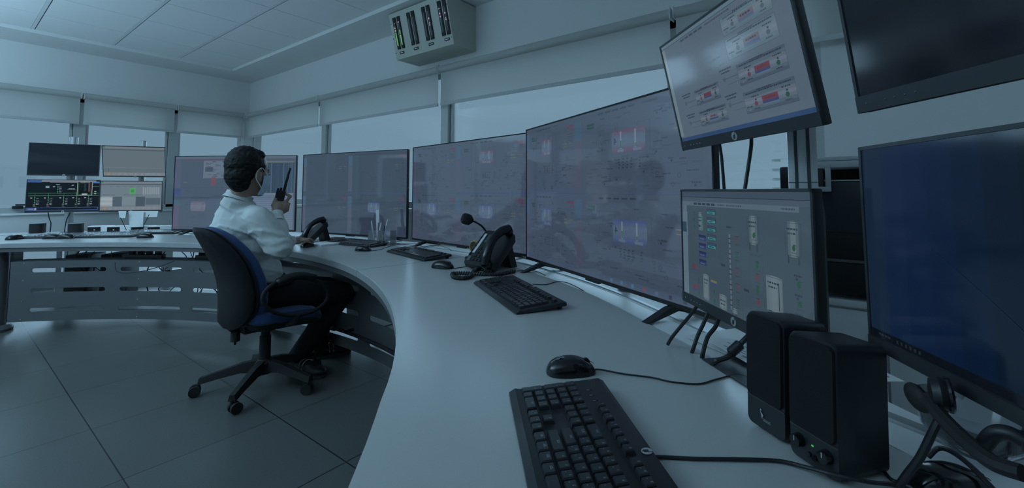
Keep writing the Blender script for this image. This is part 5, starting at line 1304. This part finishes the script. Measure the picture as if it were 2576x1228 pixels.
o = root('glass_bowl', tuple(gb), 0, 'clear round glass bowl on the desk behind the headset', 'bowl')
MB().lathe([(0.02, 0.0), (0.035, 0.0), (0.068, 0.03), (0.08, 0.075), (0.078, 0.075), (0.066, 0.032), (0.033, 0.004), (0.001, 0.004)], 48).build('bowl_wall', M_CLEAR, o)
o = root('monitor_stand', (0.66, -0.25, ZD), radians(-151), 'black stand base under the dark blue monitor', 'stand')
MB().bbox(-0.12, 0.10, -0.07, 0.07, 0, 0.012, 0.005).build('base_plate', M_BLKM, o)
MB().bbox(-0.03, 0.03, 0.04, 0.07, 0.012, 0.25, 0.006).build('stand_column', M_BLKM, o)
pm2 = atz(2395, 1216, ZD+0.01)
make_mouse((pm2.x, pm2.y, ZD), radians(-150), 'glossy black mouse cut by the bottom edge at the far right', False, 0.9)
cable([atd(x, y, d_) for x, y, d_ in ((2335, 1150, .66), (2362, 1128, .66), (2400, 1140, .64), (2450, 1180, .62), (2500, 1232, .60))], 0.0035, 'black lead arching over the mouse at the far right')

# ------------------------------------------------------------------ under-desk clutter seen through the slots
rr = random.Random(5)
def th_r(t, R, z): return pol(t, R, z)
for k in range(16):
    t0 = rr.uniform(22, 50); R0 = rr.uniform(3.85, 4.25); pts = []
    for i in range(6): pts.append(pol(t0+rr.uniform(-1.2, 1.2)*(i > 0)+i*rr.uniform(-.4, .4), R0+rr.uniform(-.05, .05), 0.62-i*0.10))
    cable(pts, rr.choice((0.003, 0.004, 0.0055)), 'thin cable hanging under the left wing of the desk behind the slotted panel', name='hanging_cable', group='cables under the left wing', m=rr.choice((M_CABLE, M_CABLE, M_INK)))
for k in range(3):
    cable([pol(t, 3.74+0.03*k+0.02*sin(t), 0.157+0.010*(1+sin(t*0.3+k))) for t in range(40, 51, 3)], 0.005, 'long cable lying low behind the slotted panel of the left wing', name='floor_cable', group='floor cables under the left wing')
for (t, R, w_, d_, h_, lab) in ((50.0, 4.24, 0.18, 0.26, 0.40, 'black computer tower under the left wing of the desk, left one'), (46.0, 4.24, 0.18, 0.26, 0.40, 'black computer tower under the left wing of the desk, right one'), (3.0, 3.88, 0.20, 0.36, 0.38, 'pale computer tower under the desk right of the seated man')):
    p = pol(t, R); o = root('computer_tower', (p.x, p.y, 0.160), radians(t+90), lab, 'computer')
    pale = t < 10; mm = M_WHITE if pale else M_BLK
    MB().bbox(-w_/2, w_/2, -d_/2, d_/2, 0, h_, 0.006).build('case', mm, o)
    MB().bbox(-w_/2+.01, w_/2-.01, -d_/2-.006, -d_/2+.002, 0.02, h_-.02, 0.004).bbox(-w_/2+.01, w_/2-.01, d_/2-.002, d_/2+.006, 0.02, h_-.02, 0.004).build('front_cover', M_ALUD if not pale else M_ALU, o)
    MB().box(-w_/2+.02, w_/2-.02, -d_/2+.03, d_/2-.03, -0.0095, 0).build('tower_stand', M_ALUD, o)
for (t, lab) in ((36.5, 'black power strip on the cable shelf of the left wing, left one'), (26.5, 'black power adapter on the cable shelf of the left wing, right one')):
    p = pol(t, 3.65); o = root('power_strip', (p.x, p.y, 0.5855), radians(t+90), lab, 'power strip')
    MB().bbox(-0.16, 0.16, -0.025, 0.025, 0, 0.035, 0.004).build('strip_body', M_BLK, o)
    for k in range(4): MB().bbox(-0.13+k*0.075, -0.09+k*0.075, -0.018, 0.018, 0.035, 0.065, 0.004).build('plug', M_BLKM, o)
cable([pol(39, 3.53, 0.57), pol(38.2, 3.50, 0.50), pol(36, 3.50, 0.49), pol(33, 3.50, 0.53), pol(30.6, 3.53, 0.585)], 0.003, 'thin lead looping over the front of the left slotted panel')
# ------------------------------------------------------------------ organic surfaces
def organic(name, b, m, voxel, smooth, parent=None, disp=None, decim=None):
    me = bpy.data.meshes.new(name); me.from_pydata([tuple(v) for v in b.v], [], b.f)
    bm = bmesh.new(); bm.from_mesh(me); bmesh.ops.remove_doubles(bm, verts=bm.verts, dist=1e-6); bmesh.ops.recalc_face_normals(bm, faces=bm.faces); bm.to_mesh(me); bm.free()
    o = bpy.data.objects.new(name, me); COL.objects.link(o)
    r = o.modifiers.new('r', 'REMESH'); r.mode = 'VOXEL'; r.voxel_size = voxel
    if smooth: s_ = o.modifiers.new('s', 'SMOOTH'); s_.factor = 0.5; s_.iterations = smooth
    dg = bpy.context.evaluated_depsgraph_get(); me2 = bpy.data.meshes.new_from_object(o.evaluated_get(dg))
    me2.name = name; bpy.data.objects.remove(o)
    if disp:
        ns = [v.normal.copy() for v in me2.vertices]
        for v, n_ in zip(me2.vertices, ns): v.co += n_*disp(v.co, n_)
    me2.materials.clear(); me2.materials.append(m)
    me2.polygons.foreach_set('use_smooth', [True]*len(me2.polygons)); me2.update()
    ob = bpy.data.objects.new(name, me2); COL.objects.link(ob)
    if parent is not None:
        ob.parent = parent
    return ob

# ------------------------------------------------------------------ office chair
CH = Vector((1.25, 2.83, 0)); CA = radians(-2)       # facing direction of the chair
chair = root('office_chair', tuple(CH), CA-pi/2, 'blue and grey swivel office chair with black base, under the seated man', 'office chair')
# local: +y is forward, +x right
b = MB()
base_rot = radians(220)-(CA-pi/2)
b.lathe([(0.045, 0.085), (0.055, 0.10), (0.055, 0.15), (0.035, 0.17)], 24)
hubs = MB()
for k in range(5):
    a = base_rot+k*2*pi/5; d = Vector((cos(a), sin(a), 0)); s_ = Vector((-sin(a), cos(a), 0))
    arm = []
    for r_, w_, z1_, z0_ in ((0.03, 0.030, 0.165, 0.095), (0.12, 0.027, 0.155, 0.105), (0.24, 0.022, 0.122, 0.085), (0.33, 0.020, 0.098, 0.066)):
        arm.append([d*r_+s_*w_+Vector((0, 0, z0_)), d*r_-s_*w_+Vector((0, 0, z0_)), d*r_-s_*w_*0.65+Vector((0, 0, z1_)), d*r_+s_*w_*0.65+Vector((0, 0, z1_))])
    vs = [p for q in arm for p in q]
    am = MB(); am.add(vs, [(i*4+j, i*4+(j+1) % 4, (i+1)*4+(j+1) % 4, (i+1)*4+j) for i in range(3) for j in range(4)]+[(0, 3, 2, 1), (12, 13, 14, 15)])
    am.build('base_arm', M_BLKM, chair)
    c = d*0.33; ca = a+0.9+k; cd = Vector((cos(ca), sin(ca), 0)); off = Vector((-sin(ca), cos(ca), 0))*0.018
    w_ = MB(); w_.cyl(c+Vector((0, 0, 0.04)), c+Vector((0, 0, 0.075)), 0.008, 10)
    for sg in (-1, 1): w_.cyl(c+off+cd*sg*0.009+Vector((0, 0, 0.030)), c+off+cd*sg*0.026+Vector((0, 0, 0.030)), 0.0295, 20)
    w_.T = Matrix.Identity(4); w_.ell(c+off*0.6+Vector((0, 0, 0.043)), (0.016, 0.016, 0.014)); w_.build('castor', M_BLKM, chair)
b.build('base_hub', M_BLKM, chair)
MB().cyl((0, 0, 0.16), (0, 0, 0.30), 0.031, 20).cyl((0, 0, 0.30), (0, 0, 0.40), 0.024, 20).build('gas_column', M_BLKM, chair)
MB().bbox(-0.09, 0.09, -0.15, 0.12, 0.355, 0.405, 0.012).cyl((0.02, -0.17, 0.37), (0.02, -0.17, 0.315), 0.024, 14).cyl((0.02, -0.17, 0.315), (0.02, -0.17, 0.295), 0.006, 10).build('tilt_mechanism', M_BLKM, chair)
def cushion(outl, z_of, th, m, name, r_):
    pass
# seat cushion
b = MB(); out = rrect(-0.235, 0.235, -0.155, 0.26, 0.10, 7); n = len(out)
rings = [(0.90, 0.415, 0), (1.0, 0.43, 0), (1.02, 0.455, 0), (0.98, 0.478, 0), (0.85, 0.487, 0), (0.5, 0.484, 0)]
vs = [(x*s_, y*s_, z-0.05*max(0, y*s_/0.25)**3) for s_, z, _ in rings for x, y in out]
b.add(vs, [(i*n+j, i*n+(j+1) % n, (i+1)*n+(j+1) % n, (i+1)*n+j) for i in range(len(rings)-1) for j in range(n)], 0, True); b.add(vs, [tuple(range(n)), tuple((len(rings)-1)*n+j for j in range(n))], 0, True)
b.build('seat', M_FABB, chair)
b = MB(); vs = [(x*s_, y*s_, z-0.05*max(0, y*s_/0.25)**3) for s_, z in ((0.55, 0.36), (0.85, 0.385), (1.01, 0.425), (0.95, 0.435)) for x, y in out]
b.add(vs, [(i*n+j, i*n+(j+1) % n, (i+1)*n+(j+1) % n, (i+1)*n+j) for i in range(3) for j in range(n)], 0, True); b.add(vs, [tuple(range(n))], 0); b.build('seat_pan', M_BLKM, chair)
# backrest: grey hard shell behind, black piping, blue cushion in front
def back_pt(u, v, d):    # u -1..1 across, v 0..1 bottom to top, d depth forward
    z = 0.395+0.575*v
    wv = 0.155+0.075*sin(pi*min(1, v*0.60+0.30))**1.0
    yb = -0.205+0.050*sin(pi*v)-0.155*v**1.4
    x = u*wv
    return Vector((x, yb+0.055*u*u+d, z))
def back_sheet(d0, d1, sc, bul, m, name, vr=(0, 1)):
    b = MB(); N = 40; rings = []
    def outline(k, s_):
        a = 2*pi*k/N; ex = 0.62
        u = math.copysign(abs(cos(a))**ex, cos(a))*s_; v = 0.5+0.5*math.copysign(abs(sin(a))**ex, sin(a))*s_
        return u, v
    for d, s_ in ((d0, 0.0), (d0-bul*1.0, 0.35), (d0-bul*0.85, 0.7), (d0-bul*0.4, 0.92*sc), (d0*0.6+d1*0.4, sc), (d1*0.7+d0*0.3, sc), (d1+bul*0.1, 0.94*sc), (d1+bul*.5, 0.7), (d1+bul*.6, 0.35), (d1+bul*.6, 0.0)):
        rings.append([back_pt(*outline(k, s_), d) for k in range(N)])
    vs = [p for r_ in rings for p in r_]
    b.add(vs, [(i*N+j, i*N+(j+1) % N, (i+1)*N+(j+1) % N, (i+1)*N+j) for i in range(len(rings)-1) for j in range(N)], 0, True)
    return b.build(name, m, chair)
back_sheet(-0.035, 0.0, 1.0, 0.012, M_FABG, 'back_shell')
back_sheet(0.001, 0.020, 0.985, 0.0, M_BLKM, 'back_piping')
back_sheet(0.021, 0.070, 1.0, 0.012, M_FABB, 'back_cushion')
MB().tube(crom([(0, -0.08, 0.385), (0, -0.15, 0.375), (0, -0.19, 0.40), (0, -0.195, 0.47)], 6), 0.022, 10).build('back_bracket', M_BLKM, chair)
for sx in (-1, 1):
    b = MB(); x = sx*0.275
    P = [Vector((x, 0.055+0.185*cos(2*pi*i/48)-0.02*sin(2*pi*i/48), 0.563+0.108*sin(2*pi*i/48)-0.012*cos(2*pi*i/48))) for i in range(49)]
    b.tube(P, 0.0115, 10); b.tube(crom([(x, 0.06, 0.458), (x-sx*0.01, 0.05, 0.42), (sx*0.20, 0.03, 0.40), (sx*0.08, 0, 0.40)], 4), 0.018, 8); ar = b.build('armrest', M_BLKM, chair)
    MB().tube(crom([(x, -0.06, 0.655), (x, 0.0, 0.676), (x, 0.08, 0.680), (x, 0.16, 0.655)], 6), [0.018]+[0.024]*17+[0.018], 12).build('arm_pad', M_BLK, ar)

# ------------------------------------------------------------------ seated man
man = root('person', (1.22, 2.85, 0), 0, 'seated man in a pale shirt and face mask talking into a handheld radio', 'person')
MO = Vector((1.22, 2.85, 0))
def L_(p): return Vector(p)-MO
fa = radians(8); F_ = Vector((cos(fa), sin(fa), 0)); Lf = Vector((-sin(fa), cos(fa), 0)); Z = Vector((0, 0, 1))
def pp_(f, l, z): return F_*f+Lf*l+Z*z
hip = pp_(0, 0, 0.58)
neck = L_((1.080, 2.855, 1.125)); chest = L_((1.10, 2.875, 0.96)); belly = L_((1.20, 2.86, 0.72))
shR = L_((1.130, 2.705, 1.008)); shL = L_((1.105, 3.045, 1.015))
elR = L_((1.215, 2.605, 0.845)); wrR = L_((1.245, 2.732, 1.035))
elL = L_((1.36, 3.19, 0.83)); wrL = L_((1.615, 3.27, 0.800))
headc = L_((1.118, 2.805, 1.268))
ha = radians(17); HF = Vector((cos(ha), sin(ha), -0.05)).normalized(); HL = Vector((-sin(ha), cos(ha), 0)); HU = HF.cross(HL)*1.0
HU = Vector((0, 0, 1)) if HU.z < 0.5 else HU
HM = Matrix((HF, HL, HU)).transposed() @ Matrix.Scale(1.10, 3)
HS = 1.10
def hpnt(f, l, u): return headc+(HF*f+HL*l+HU*u)*HS
# body (one continuous surface: head, neck, torso, arms, hands, legs)
b = MB()
b.ell(hpnt(-0.010, 0, 0.035), (0.100, 0.080, 0.098), M=HM, n=20, k=14)
b.ell(hpnt(0.030, 0, -0.015), (0.068, 0.066, 0.085), M=HM, n=18, k=12)
b.cone(hpnt(0.030, 0, -0.06), hpnt(0.062, 0, -0.085), 0.056, 0.036)
b.ell(hpnt(0.085, 0, 0.022), (0.018, 0.045, 0.014), M=HM)
b.cone(hpnt(0.092, 0, 0.012), hpnt(0.112, 0, -0.022), 0.010, 0.015)
for s_ in (-1, 1):
    b.ell(hpnt(0.062, s_*0.038, -0.02), (0.028, 0.024, 0.024), M=HM)
    b.ell(hpnt(-0.012, s_*0.084, -0.012), (0.019, 0.009, 0.033), M=HM, n=12, k=8)
b.cone(hpnt(-0.018, 0, -0.05), neck+Z*0.0, 0.058, 0.062)
b.cone(neck-Z*0.03, chest, 0.07, 0.11); b.cone(chest, belly, 0.115, 0.12); b.cone(belly, hip, 0.12, 0.125)
b.cone(shR, shL, 0.055, 0.055); b.cone(shR, elR, 0.048, 0.038); b.cone(elR, wrR, 0.038, 0.026); b.cone(shL, elL, 0.048, 0.038); b.cone(elL, wrL, 0.038, 0.026)
knR = L_((1.70, 2.735, 0.485)); anR = L_((1.485, 2.875, 0.095)); hpR = pp_(0.0, -0.09, 0.56)
knL = L_((1.70, 2.955, 0.49)); anL = L_((1.68, 2.99, 0.095)); hpL = pp_(0.0, 0.09, 0.56)
for h_, k_, a_ in ((hpR, knR, anR), (hpL, knL, anL)): b.cone(h_, k_, 0.078, 0.055); b.cone(k_, a_, 0.055, 0.036)
# right hand round the radio
rad = L_((1.272, 2.762, 1.105))       # radio centre
hR = L_((1.262, 2.745, 1.080))
b.cone(wrR, hR-Z*0.005, 0.027, 0.034)
fwd = (rad-hR)
RD = (Vector((0, 0, 1))+RT*0.20).normalized()  # radio axis
camdir = (L_(EY)-rad).normalized(); sideR = camdir.cross(RD).normalized()   # sideR points picture-left or right
rr_ = sideR if sideR.dot(RT) > 0 else -sideR
pal = rad+rr_*0.030-RD*0.030+camdir*0.008
b.ell(pal, (0.030, 0.032, 0.042))
b.cone(wrR, pal, 0.028, 0.036)
# fingers come from the picture-right side and curl round the radio's far/right face
for k in range(4):
    z_ = 0.030-k*0.021; L1 = (0.042, 0.046, 0.044, 0.036)[k]
    a0 = pal+RD*(z_+0.012)+rr_*0.012; a1 = a0+rr_*0.016-camdir*0.012+RD*(0.012 if k == 0 else 0.004); a2 = a1-rr_*0.020-camdir*0.026+RD*0.004; a3 = a2-rr_*0.026+camdir*0.002
    if k == 0: a1 = a0+RD*0.030+rr_*0.014; a2 = a1+RD*0.010-rr_*0.028-camdir*0.004; a3 = a2-rr_*0.018-RD*0.008
    b.cone(a0, a1, 0.0105, 0.0098, n=10); b.cone(a1, a2, 0.0098, 0.009, n=10); b.cone(a2, a3, 0.009, 0.0075, n=10)
t0 = pal-rr_*0.022-RD*0.02+camdir*0.010; t1 = rad-rr_*0.026-RD*0.028+camdir*0.024; t2 = rad-rr_*0.020+RD*0.012+camdir*0.026
b.cone(t0, t1, 0.015, 0.0125, n=10); b.cone(t1, t2, 0.0125, 0.010, n=10)
# left hand on the mouse
dirL = Vector((cos(radians(15)), sin(radians(15)), 0)); pL = Vector((-dirL.y, dirL.x, 0))
hL = wrL+dirL*0.075+Z*0.0
b.cone(wrL, hL-dirL*0.03, 0.027, 0.030); b.ell(hL, (0.045, 0.040, 0.020), M=Matrix((dirL, pL, Z)).transposed())
for k in range(4):
    o_ = hL+pL*(0.030-0.020*k)+dirL*0.03; ln = (0.030, 0.036, 0.034, 0.026)[k]
    m1 = o_+dirL*ln+Z*0.004; m2 = m1+dirL*0.024-Z*0.014; m3 = m2+dirL*0.010-Z*0.016
    b.cone(o_, m1, 0.0105, 0.0095, n=10); b.cone(m1, m2, 0.0095, 0.0085, n=10); b.cone(m2, m3, 0.0085, 0.0072, n=10)
q0 = hL-pL*0.032-dirL*0.02; q1 = q0-pL*0.018+dirL*0.030-Z*0.008; q2 = q1+dirL*0.026-Z*0.010; b.cone(q0, q1, 0.014, 0.0115, n=10); b.cone(q1, q2, 0.0115, 0.009, n=10)
organic('body', b, M_SKIN, 0.0055, 3, man)
# ears' detail, eye
for s_ in (-1, 1):
    b = MB(); b.tube(crom([hpnt(-0.002, s_*0.086, -0.040), hpnt(-0.020, s_*0.090, -0.030), hpnt(-0.030, s_*0.094, -0.004), hpnt(-0.022, s_*0.094, 0.018), hpnt(-0.004, s_*0.089, 0.022), hpnt(0.004, s_*0.084, 0.008)], 6), 0.0045, 8)
    b.ell(hpnt(-0.004, s_*0.087, -0.034), (0.008, 0.005, 0.010)); b.build('ear', M_SKIN, man)
    b = MB(); b.ell(hpnt(0.079, s_*0.032, 0.008), (0.008, 0.010, 0.006), M=HM); b.build('eye', mat('eye_white', (0.5, 0.5, 0.5), 0.2), man)
    b = MB(); b.tube(crom([hpnt(0.092, s_*0.014, 0.028), hpnt(0.089, s_*0.030, 0.032), hpnt(0.078, s_*0.045, 0.027)], 5), 0.0020, 6); b.build('eyebrow', M_HAIR, man)
# hair
b = MB()
b.ell(hpnt(-0.030, 0, 0.048), (0.098, 0.090, 0.100), M=HM, n=24, k=16)
b.ell(hpnt(-0.062, 0, 0.000), (0.060, 0.076, 0.090), M=HM, n=20, k=12)
b.ell(hpnt(-0.052, 0, -0.055), (0.046, 0.058, 0.045), M=HM)
b.ell(hpnt(0.020, 0, 0.104), (0.046, 0.064, 0.032), M=HM)
for s_ in (-1, 1): b.ell(hpnt(0.004, s_*0.070, 0.038), (0.032, 0.016, 0.034), M=HM)
rh = random.Random(3)
for k in range(30):
    a = rh.uniform(-.5, .6); c_ = rh.uniform(-1, 1)
    base = hpnt(-0.02+0.095*sin(a*1.2), 0.07*c_, 0.05+0.092*cos(a*1.1)*sqrt(max(.1, 1-.45*c_*c_)))
    tip = base+HF*rh.uniform(-.01, .012)+HL*rh.uniform(-.010, .010)+Z*rh.uniform(0.0, .007)
    b.cone(base-Z*0.02, tip, 0.012, 0.004, n=7)
def hdisp(co, n_): return 0.0035*noise.noise(Vector((co.x*45, co.y*45, co.z*90)))+0.0022*noise.noise(co*130)
organic('hair', b, M_HAIR, 0.0045, 1, man, hdisp)
# mask with ear loops
b = MB()
g = []
for i in range(9):
    v = i/8; row = []
    for j in range(17):
        a = (j/16-0.5)*2*radians(88)
        rr1 = 0.074+0.010*sin(pi*v); fr_ = 0.020-0.022*v
        up = -0.004-0.112*v+0.012*cos(a)*(1-v)-0.008*abs(sin(a))*(0.5-v)
        f = fr_+ (0.090+0.010*sin(pi*v)-0.022*v+0.0025*sin(v*pi*6))*cos(a)**0.8 if cos(a) > 0 else fr_
        row.append(hpnt(f, rr1*sin(a)*(1-0.10*v), up))
    g.append(row)
b.sheet(g, 0, 0.0015); mk = b.build('face_mask', M_MASK, man)
for s_ in (-1, 1):
    b = MB()
    b.tube(crom([hpnt(0.045, s_*0.077, -0.002), hpnt(0.02, s_*0.087, 0.018), hpnt(-0.008, s_*0.095, 0.030), hpnt(-0.028, s_*0.090, 0.012)], 6), 0.0024, 6)
    b.tube(crom([hpnt(-0.028, s_*0.090, 0.012), hpnt(-0.030, s_*0.088, -0.025), hpnt(-0.010, s_*0.090, -0.055), hpnt(0.038, s_*0.070, -0.100)], 6), 0.0024, 6)
    b.build('ear_loop', M_PAPER, mk)
# shirt
b = MB()
b.cone(neck-Z*0.045, chest, 0.085, 0.150); b.ell(chest+F_*0.0, (0.120, 0.170, 0.16), M=Matrix((F_, Lf, Z)).transposed(), n=20)
b.ell(L_((1.13, 2.87, 0.83)), (0.135, 0.165, 0.17), M=Matrix((F_, Lf, Z)).transposed(), n=20)
b.ell(L_((1.185, 2.865, 0.68)), (0.150, 0.175, 0.13), M=Matrix((F_, Lf, Z)).transposed(), n=20)
b.cone(shR+Z*0.0, shL+Z*0.0, 0.075, 0.075)
b.cone(shR, elR, 0.078, 0.070); b.cone(elR, L_((1.241, 2.718, 1.005)), 0.066, 0.042); b.ell(elR+Z*0.005, (0.066, 0.066, 0.068))
b.cone(shL, elL, 0.075, 0.062); b.cone(elL, wrL-Vector((0.03, 0.01, 0)), 0.062, 0.042)
def fold(co, n_):
    d = 0.0
    # sleeve folds gather at the elbow, drape lines run from shoulder to waist
    e = (co-elR).length; q = (co-elR)
    if e < 0.20: d += 0.0035*sin(q.dot(Vector((0.3, 0.45, 0.84)))*120+5*noise.noise(co*9))*max(0, 1-e/0.20)
    s = Vector((co.x*3+co.z*5, co.y*9, co.z*9-co.x*6))
    d += 0.005*noise.noise(s*0.7)+0.0015*noise.noise(s*3.6+Vector((3, 1, 7)))
    for sc_, am in ((1.0, 0.007), (2.1, 0.003)):
        r1_ = 1-abs(noise.noise(Vector(((co.x*3.0+co.z*7)*sc_, (co.y*6-co.z*3)*sc_, co.z*3.0*sc_+sc_))))*6.0
        if r1_ > 0: d += am*r1_*r1_
    if co.z < 0.66: d += 0.005*sin(co.y*45+co.x*30)*min(1, (0.66-co.z)/0.08)
    return d
organic('shirt', b, M_SHIRT, 0.0075, 5, man, fold)
# collar and cuffs
def ring_band(c, ax_, r0, r1, h, m, name, th=0.003, squash=1.0, front=None):
    ax_ = ax_.normalized(); q = ax_.to_track_quat('Z', 'Y').to_matrix().to_4x4(); b = MB(); b.T = Matrix.Translation(c) @ q
    b.lathe([(r0, 0), (r1, h*0.5), (r1*0.99, h), (r1*0.99-th, h), (r1-th*1.3, h*0.5), (r0-th, 0)], 28); return b.build(name, m, man)
ring_band(neck-Z*0.012-F_*0.002, Vector((-0.10, 0.02, 1))*1.0+F_*0.5-Lf*0.1, 0.084, 0.074, 0.040, M_SHIRT, 'collar', 0.005)
ring_band(wrR-(wrR-elR).normalized()*0.062, wrR-elR, 0.046, 0.039, 0.065, M_SHIRT, 'cuff')
ring_band(wrL-(wrL-elL).normalized()*0.06, wrL-elL, 0.044, 0.040, 0.055, M_SHIRT, 'cuff')
# trousers
b = MB()
b.ell(pp_(0.0, 0, 0.585), (0.150, 0.185, 0.085), M=Matrix((F_, Lf, Z)).transposed(), n=20)
for h_, k_, a_ in ((hpR, knR, anR), (hpL, knL, anL)):
    b.cone(h_, k_, 0.098, 0.074); b.cone(k_, a_+Z*0.02, 0.074, 0.062); b.ell(a_+Z*0.02, (0.066, 0.066, 0.045))
organic('trousers', b, M_PANTS, 0.010, 4, man, lambda co, n_: 0.006*noise.noise(co*14))
MB().tube([pp_(0.17*cos(a), 0.190*sin(a), 0.625) for a in [2*pi*i/28 for i in range(29)]], 0.012, 6).build('belt', M_BLKM, man)
# shoes
def shoe(heel, toe, name='shoe'):
    heel = L_(heel); toe = L_(toe); d = (toe-heel).normalized(); s_ = Vector((-d.y, d.x, 0)); L = (toe-heel).length
    b = MB(); M3 = Matrix((d, s_, Z)).transposed()
    b.ell(heel+d*0.05+Z*0.06, (0.055, 0.042, 0.050), M=M3); b.ell(heel+d*L*0.45+Z*0.05, (0.10, 0.046, 0.040), M=M3); b.ell(heel+d*(L-0.075)+Z*0.038, (0.078, 0.050, 0.032), M=M3); b.cone(heel+d*0.05+Z*0.07, heel+d*0.055+Z*0.10, 0.045, 0.042)
    o = organic('shoe', b, M_SHOE, 0.006, 3, man)
    out = []
    for i in range(24):
        a = 2*pi*i/24; t = cos(a); wd = 0.046+0.008*max(0, t)
        q = heel+d*(L/2+t*L/2)+s_*wd*sin(a)*(1.0); out.append((q.x, q.y))
    MB().prism(out, 0.003, 0.022, 0, True).build('sole', M_SOLE, o)
    b = MB()
    for f_ in (0.40, 0.50): 
        c_ = heel+d*L*f_; b.tube(crom([c_+s_*0.046+Z*0.04, c_+s_*0.03+Z*0.080, c_+Z*0.092, c_-s_*0.03+Z*0.080, c_-s_*0.046+Z*0.04], 4), 0.003, 6)
    b.build('pale_stripes', M_MARK, o)
    return o
shoe((1.455, 2.935, 0), (1.535, 2.655, 0)); shoe((1.64, 3.01, 0), (1.90, 2.935, 0))
# small badge on the trousers
bd = pp_(0.20, -0.185, 0.60)
# handheld radio
o = root('handheld_radio', tuple(rad+MO), 0, "black handheld radio with long antenna held in the seated man's raised hand", 'radio')
q = Matrix((-rr_, -camdir, RD)).transposed().to_4x4()
def rb(b): b.T = q; return b
rb_ = MB(); rb_.T = q; rb_.bbox(-0.026, 0.026, -0.017, 0.017, -0.075, 0.068, 0.006); rb_.build('radio_body', M_BLKM, o)
b = MB(); b.T = q; b.bbox(-0.02, 0.02, -0.0195, -0.016, -0.06, -0.02, 0.001); b.build('speaker_grille', M_KEY, o)
b = MB(); b.T = q; b.tube([(-0.014, 0, 0.066), (-0.015, 0, 0.10), (-0.019, 0, 0.205), (-0.020, 0, 0.212)], [0.0085, 0.0080, 0.0060, 0.0045], 12); b.build('antenna', M_BLKM, o)
b = MB(); b.T = q; b.cyl((0.004, 0, 0.066), (0.004, 0, 0.084), 0.0065, 14); b.cyl((0.019, 0, 0.066), (0.019, 0, 0.078), 0.006, 14); b.build('knobs', M_BLKG, o)
